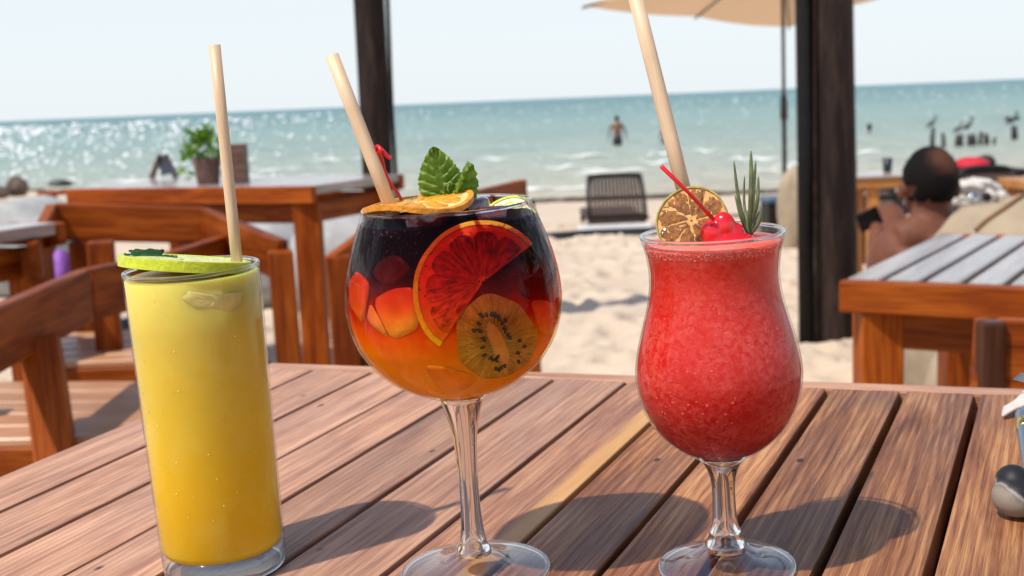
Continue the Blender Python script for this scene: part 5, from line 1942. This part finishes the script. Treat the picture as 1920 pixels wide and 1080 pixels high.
# small things behind the slush glass
d = 9.0
p = at(1436, 410, d)
g = gz(p.x, d)
o = thing('beach_box', 'dark box on the sand behind the rosemary', 'box', (at(1468, 425, d).x, d, g))
from_bm('body', box_bm(0.26, 0.3, 0.30, .01, at_=(0, 0, 0.15)), M['frame'], o)
from_bm('lid', box_bm(0.28, 0.32, 0.035, .008, at_=(0, 0, 0.3185)), plain('blue_lid', (0.05, 0.10, 0.17), 0.4, 0.1, 10), o)
q = at(1428, 408, 10.2)
o = thing('watering_can', 'small grey can on the sand behind the rosemary', 'can', (q.x, 10.2, gz(q.x, 10.2)))
h_ = at(1428, 372, 10.2).z - gz(q.x, 10.2)
lathe('body', [(0, 0), (0.07, 0), (0.075, 0.01), (0.07, h_ * .8), (0.03, h_), (0, h_)], plain('grey_tin', (0.20, 0.20, 0.21), 0.4, 0.2, 20), o, None, 20)
tube('handle', smooth_path([(0.06, 0, h_ * .3), (0.13, 0, h_ * .5), (0.11, 0, h_ * .9), (0.02, 0, h_ * .98)], 5), 0.008, plain('handle_tin', (0.3, 0.3, 0.3), 0.4, 0.1, 20), o, 6)

# ------------------------------------------------------------------ the seated man
M['skin'] = plain('shaded_skin', (0.150, 0.056, 0.033), 0.6, 0.15, 30, 0.15, sss=0.1, spec=0.2)  # skin colour darkened to carry the shade he sits in
M['hair'] = plain('black_hair', (0.006, 0.0045, 0.0045), 0.8, 0.5, 90, 0.9, spec=0.08)
hd = 4.0
hc = at(1745, 338, hd)
ms = hd / F
man = thing('person', 'seated bare backed man with a bald crown, holding a black phone', 'person', (hc.x, hc.y, 0.12))
org_ = Vector((hc.x, hc.y, 0.12))
mb = MB()
Hc = hc - org_


def L_(px, py, d):
    return at(px, py, d) - org_


mb.ball(Hc + Vector((0, 0.0, 0.004)), (0.077, 0.098, 0.098), 20, 14)
mb.ball(Hc + Vector((-0.012, 0.055, -0.062)), (0.054, 0.055, 0.066), 16, 12)          # face and jaw, turned to the sea
mb.ball(Hc + Vector((-0.016, 0.115, -0.035)), (0.012, 0.018, 0.02), 10, 8)            # nose
for sx in (-1, 1):                                                                     # ears
    mb.ball(Hc + Vector((sx * 0.088, 0.014, -0.032)), (0.013, 0.022, 0.034), 10, 8)
mb.tube([Hc + Vector((0, 0.0, -0.05)), Hc + Vector((0, -0.012, -0.13)), Hc + Vector((0, -0.02, -0.19))], [0.056, 0.060, 0.085], 16)
sh_l, sh_r = L_(1682, 452, 3.98), L_(1812, 455, 3.98)
mb.tube([sh_l, Hc + Vector((-0.05, -0.02, -0.165)), Hc + Vector((0.05, -0.02, -0.165)), sh_r], [0.058, 0.066, 0.066, 0.058], 14)
hip = Vector((Hc.x + 0.0, 0.02, 0.10))
mb.tube([Hc + Vector((0, -0.015, -0.21)), Hc + Vector((0, -0.02, -0.32)), Vector((0, 0.0, 0.20)), hip], [0.135, 0.15, 0.145, 0.15], 18)
for sx in (-0.09, 0.09):
    mb.ball(Hc + Vector((sx, 0.005, -0.26)), (0.10, 0.085, 0.13), 14, 10)
hand = L_(1642, 412, 4.30)
elb = L_(1650, 500, 4.12)
mb.tube([sh_l, (sh_l + elb) / 2, elb], [0.054, 0.046, 0.038], 12)
mb.tube([elb, (elb + hand) / 2, hand + (elb - hand).normalized() * 0.03], [0.038, 0.034, 0.023], 12)
mb.ball(hand, (0.026, 0.020, 0.034), 10, 8)
for k in range(4):                                                                     # fingers behind the phone
    a = hand + Vector((-0.012 - .004 * k, 0.012, 0.028 - 0.017 * k))
    mb.tube([a, a + Vector((-0.026, 0.010, 0.004)), a + Vector((-0.046, -0.002, 0.002))], [0.0085, 0.008, 0.0065], 8)
mb.tube([hand + Vector((0.004, -0.006, 0.022)), hand + Vector((-0.010, -0.016, 0.040)), hand + Vector((-0.022, -0.020, 0.050))], [0.011, 0.009, 0.007], 8)
elb_r, hand_r = sh_r + Vector((0.05, 0.08, -0.24)), sh_r + Vector((-0.02, 0.34, -0.26))
mb.tube([sh_r, (sh_r + elb_r) / 2, elb_r], [0.054, 0.046, 0.038], 12)
mb.tube([elb_r, (elb_r + hand_r) / 2, hand_r], [0.038, 0.032, 0.024], 12)
mb.ball(hand_r + Vector((0, .03, 0)), (0.03, 0.045, 0.018), 10, 8)
for sx, kx in ((-1, 1668), (1, 1700)):
    kn = L_(kx, 402, 4.62) if sx < 0 else Vector((0.13, 0.58, 0.36))
    hp_ = hip + Vector((sx * 0.085, 0.05, 0.0))
    ft = Vector((kn.x, kn.y + 0.22, -0.09))
    mb.tube([hp_, (hp_ + kn) / 2 + Vector((0, 0, .01)), kn], [0.085, 0.072, 0.055], 12)
    mb.tube([kn, (kn + ft) / 2, ft], [0.055, 0.052, 0.035], 12)
    mb.tube([ft, ft + Vector((0, 0.10, -0.01)), ft + Vector((0, 0.18, -0.015))], [0.035, 0.033, 0.02], 10)
body = mb.remesh('body', M['skin'], 0.007, man, smooth_it=14)
# hair: a cap with a bare crown
v, f = [], []
n1, n2 = 48, 22
idx = {}
for i in range(n2 + 1):
    for k in range(n1):
        a = 2 * math.pi * k / n1
        ph = math.pi * i / n2
        p = Vector((math.sin(ph) * math.cos(a), math.sin(ph) * math.sin(a), math.cos(ph)))
        q = 1.0 + 0.025 * mnoise.noise(p * 12) + 0.02 * mnoise.noise(p * 30)
        v.append(Hc + Vector((0, 0, 0.004)) + Vector((p.x * 0.084 * q, p.y * 0.104 * q, p.z * 0.103 * q)))
for i in range(n2):
    for k in range(n1):
        a = 2 * math.pi * (k + .5) / n1
        ph = math.pi * (i + .5) / n2
        p = Vector((math.sin(ph) * math.cos(a), math.sin(ph) * math.sin(a), math.cos(ph)))
        wob_ = 0.08 * mnoise.noise(p * 6)
        low = -0.62 + (0.72 if p.y > 0.35 else 0.0) + (0.45 if abs(p.x) > 0.80 else 0) + wob_
        if p.z < low:
            continue
        k2 = (k + 1) % n1
        f.append((i * n1 + k, (i + 1) * n1 + k, (i + 1) * n1 + k2, i * n1 + k2))
m, nt, b = new_mat('thinning_hair')             # black hair thinning out to bare scalp at the crown
tc = nt.nodes.new('ShaderNodeTexCoord')
sub = nt.nodes.new('ShaderNodeVectorMath'); sub.operation = 'SUBTRACT'
sub.inputs[1].default_value = Hc
nt.links.new(tc.outputs['Object'], sub.inputs[0])
nrm = nt.nodes.new('ShaderNodeVectorMath'); nrm.operation = 'NORMALIZE'
nt.links.new(sub.outputs[0], nrm.inputs[0])
dt = nt.nodes.new('ShaderNodeVectorMath'); dt.operation = 'DOT_PRODUCT'
dt.inputs[1].default_value = Vector((0.26, -0.66, 0.70)).normalized()
nt.links.new(nrm.outputs[0], dt.inputs[0])
hn = noise(nt, tc.outputs['Object'], 60, 5, 0.7, 0.5)
hw = math_(nt, 'ADD', dt.outputs['Value'], math_(nt, 'MULTIPLY', math_(nt, 'SUBTRACT', hn, 0.5), 0.22))
nt.links.new(ramp(nt, hw, [(0.74, (0.005, 0.004, 0.004)), (0.86, (0.028, 0.013, 0.010)), (0.95, (0.085, 0.034, 0.022))]).outputs[0], b.inputs['Base Color'])
b.inputs['Roughness'].default_value = 0.75
b.inputs['Specular IOR Level'].default_value = 0.12
bump(nt, b, noise(nt, tc.outputs['Object'], 220, 4), 0.8, 0.004)
hr_ = mesh('hair', v, f, m, man)
sm_ = hr_.modifiers.new('thick', 'SOLIDIFY'); sm_.thickness = 0.010; sm_.offset = -1
# shorts
mb = MB()
mb.tube([hip + Vector((0, -.01, .06)), hip + Vector((0, 0, -.02))], [0.162, 0.165], 18)
for sx in (-1, 1):
    kn = L_(1668, 402, 4.62) if sx < 0 else Vector((0.13, 0.58, 0.36))
    hp_ = hip + Vector((sx * 0.085, 0.05, 0.0))
    mb.tube([hp_, hp_ * .4 + kn * .6], [0.098, 0.084], 14)
mb.remesh('shorts', plain('navy_shorts', (0.03, 0.04, 0.08), 0.8, 0.2, 20), 0.010, man, smooth_it=3)
ph_c = at(1629, 411, 4.28)
po = from_bm('phone', box_bm(0.082, 0.010, 0.066, .004, seg=2), plain('black_phone', (0.010, 0.010, 0.011), 0.25, 0.2, 20))
po.matrix_world = Matrix.Translation(ph_c) @ Matrix.Rotation(R(-24), 4, 'Y') @ Matrix.Rotation(R(10), 4, 'X')
tag(po, 'black phone held in the left hand of the seated man', 'phone')
# what he sits on
sb = from_bm('low_seat', box_bm(0.34, 0.5, 0.26, .05, seg=3), M['beige_fabric'])
sb.location = (hc.x + .03, hc.y + 0.05, 0.095)
tag(sb, 'low beige cushion seat under the bare backed man', 'seat')

# ------------------------------------------------------------------ bathers
M['skin2'] = plain('bather_skin', (0.20, 0.095, 0.06), 0.5, 0.15, 10)
M['swim'] = plain('dark_swimwear', (0.015, 0.018, 0.03), 0.6, 0.2, 10)


def bather(label, px, pyt, pyw, d, arms=1.0, hair=True):
    w_p = at(px, pyw, d)
    top = at(px, pyt, d)
    h_ = top.z - SEA_Z
    s = h_ / 1.14                                # from mid-thigh to crown
    o = thing('person', label, 'person', (w_p.x, d, SEA_Z))
    mb = MB()
    mb.ball((0, 0, 1.03 * s), (0.085 * s, 0.10 * s, 0.115 * s), 12, 9)
    mb.tube([(0, 0, 0.96 * s), (0, 0, 0.86 * s)], [0.055 * s, 0.07 * s], 10)
    mb.tube([(-0.20 * s, 0, 0.80 * s), (0, 0, 0.84 * s), (0.20 * s, 0, 0.80 * s)], [0.06 * s, 0.085 * s, 0.06 * s], 10)
    mb.tube([(0, 0, 0.80 * s), (0, 0, 0.60 * s), (0, 0, 0.40 * s), (0, 0, 0.25 * s)], [0.165 * s, 0.155 * s, 0.14 * s, 0.16 * s], 12)
    for sx in (-1, 1):
        mb.tube([(sx * 0.21 * s, 0, 0.79 * s), (sx * (0.25 + .04 * arms) * s, 0.02, 0.55 * s), (sx * (0.27 + .07 * arms) * s, 0.08 * s, 0.30 * s)], [0.055 * s, 0.046 * s, 0.032 * s], 8)
        mb.ball((sx * (0.275 + .075 * arms) * s, 0.10 * s, 0.24 * s), (0.03 * s, 0.04 * s, 0.06 * s), 8, 6)
        mb.tube([(sx * 0.09 * s, 0, 0.26 * s), (sx * 0.10 * s, 0, -0.1 * s), (sx * 0.10 * s, 0, -0.5 * s)], [0.095 * s, 0.08 * s, 0.055 * s], 10)
    mb.remesh('body', M['skin2'], 0.022 * s, o, smooth_it=3)
    mb = MB()
    mb.ball((0, -0.008, 1.05 * s), (0.094 * s, 0.108 * s, 0.115 * s), 12, 9)
    mb.build('hair', M['hair'], o)
    mb = MB()
    mb.tube([(0, 0, 0.40 * s), (0, 0, 0.24 * s), (0, 0, 0.13 * s)], [0.150 * s, 0.182 * s, 0.190 * s], 14)
    mb.build('swimwear', M['swim'], o)
    return o


bather('bather in dark swimwear standing thigh deep, left of the straw', 1158, 217, 271, 53.0)
bather('bather standing in the sea half hidden by the leaning straw', 1247, 234, 272, 52.0, 0.3)
p = at(1630, 238, 56)
o = thing('person', 'swimmer with only the head above water', 'person', (p.x, 56, SEA_Z))
mb = MB()
mb.ball((0, 0, p.z - SEA_Z), (0.10, 0.11, 0.13), 12, 9)
mb.tube([(0, 0, p.z - SEA_Z - .1), (0, 0, 0.0), (0, 0, -0.2)], [0.06, 0.09, 0.14], 10)
mb.remesh('body', M['skin2'], 0.02, o, smooth_it=3)
MB().ball((0, -0.01, p.z - SEA_Z + .015), (0.112, 0.12, 0.13), 12, 9).build('hair', M['hair'], o)

# ------------------------------------------------------------------ old posts in the water with sea birds
M['pile'] = plain('wet_pile', (0.025, 0.020, 0.020), 0.6, 0.3, 6)
M['bird'] = plain('dark_feather', (0.020, 0.017, 0.018), 0.6, 0.3, 8)
places = ['leftmost', 'second from left', 'third from left', 'fourth from left', 'fifth from left', 'sixth from left', 'seventh from left', 'eighth from left']
pd = [(1748, 240, 272, 9), (1769, 249, 274, 8), (1798, 252, 274, 16), (1822, 252, 273, 18), (1838, 247, 272, 8), (1850, 251, 271, 11), (1864, 257, 271, 7), (1902, 236, 262, 13)]
dp = 41.0
for k, (px, y0, y1, w) in enumerate(pd):
    d = dp if k < 7 else 44.0
    t_, b_ = at(px, y0, d), at(px, y1, d)
    o = mesh('mooring_post', *tube_data([(0, 0, -0.6), (0, 0, (t_.z - SEA_Z) * .5), (0.03 * (-1) ** k, 0, t_.z - SEA_Z)], [w * d / F * .5, w * d / F * .48, w * d / F * .42], 10), M['pile'])
    o.location = (b_.x, d, SEA_Z)
    tag(o, 'old dark post standing in the sea, %s of the row at right' % places[k], 'post', 'old posts standing in the sea')


def bird(label, px, py, d, face=1, wings=False, s=1.0):
    p = at(px, py, d)
    o = thing('sea_bird', label, 'bird', p, 'sea birds on the old posts')
    k = s * d / F
    up = lambda x, z, y=0: Vector((x * k * face, y * k, z * k))
    mb = MB()
    mb.tube([up(-9, 0), up(-4, 3), up(2, 7), up(6, 10), up(8, 16), up(7, 20)], [1.5 * k, 4.2 * k, 4.4 * k, 2.8 * k, 1.5 * k, 1.6 * k], 10)
    mb.ball(up(8, 21.5), (2.2 * k, 1.7 * k, 1.8 * k), 8, 6)
    mb.tube([up(-7, 1), up(-14, -4)], [2.2 * k, 1.0 * k], 6)
    for q in (-1, 1):
        mb.tube([up(0, 3, q), up(0, -4, q)], [0.9 * k, 0.6 * k], 6)
    mb.remesh('body', M['bird'], 0.8 * k, o, smooth_it=1)
    tube('beak', [up(9, 21.5), up(13, 19.5), up(16, 17)], [0.9 * k, 0.6 * k, 0.3 * k], M['bird'], o, 6)
    if wings:
        for q in (-1, 1):
            v = [up(0, 8, q * 2), up(q * 10, 13, q * 3), up(q * 17, 8, q * 3), up(q * 14, 4, q * 2), up(q * 8, 5, q * 2), up(1, 3, q * 2)]
            w_ = mesh('wing', v, [(0, 1, 2, 3, 4, 5)], M['bird'], o, None, False)
            sm = w_.modifiers.new('thick', 'SOLIDIFY'); sm.thickness = 1.2 * k
    else:
        for q in (-1, 1):
            MB().ball(up(-2, 4.5, q * 3.4), (7.5 * k, 1.4 * k, 3.4 * k), 10, 7, Matrix.Rotation(-0.5 * face, 3, 'Y')).build('wing', M['bird'], o)
    return o


bird('dark sea bird perched on the leftmost old post', 1747, 236, 41, 1, s=0.85)
bird('dark sea bird with head low, left of the post group', 1796, 246, 41, 1, s=0.8)
bird('dark upright sea bird in the middle of the post group', 1814, 242, 41, 1, s=1.0)
bird('dark sea bird drying spread wings on the rightmost post', 1898, 230, 44, 1, True, s=0.95)

# sunlight focused through the clear glass on to the boards
sl.cycles.is_caustics_light = True        # (renderer's own shadow caustics)
for o in (st_w, st_h):
    o.cycles.is_caustics_caster = True
for o in table.children:
    if o.name.startswith('plank'):
        o.cycles.is_caustics_receiver = True
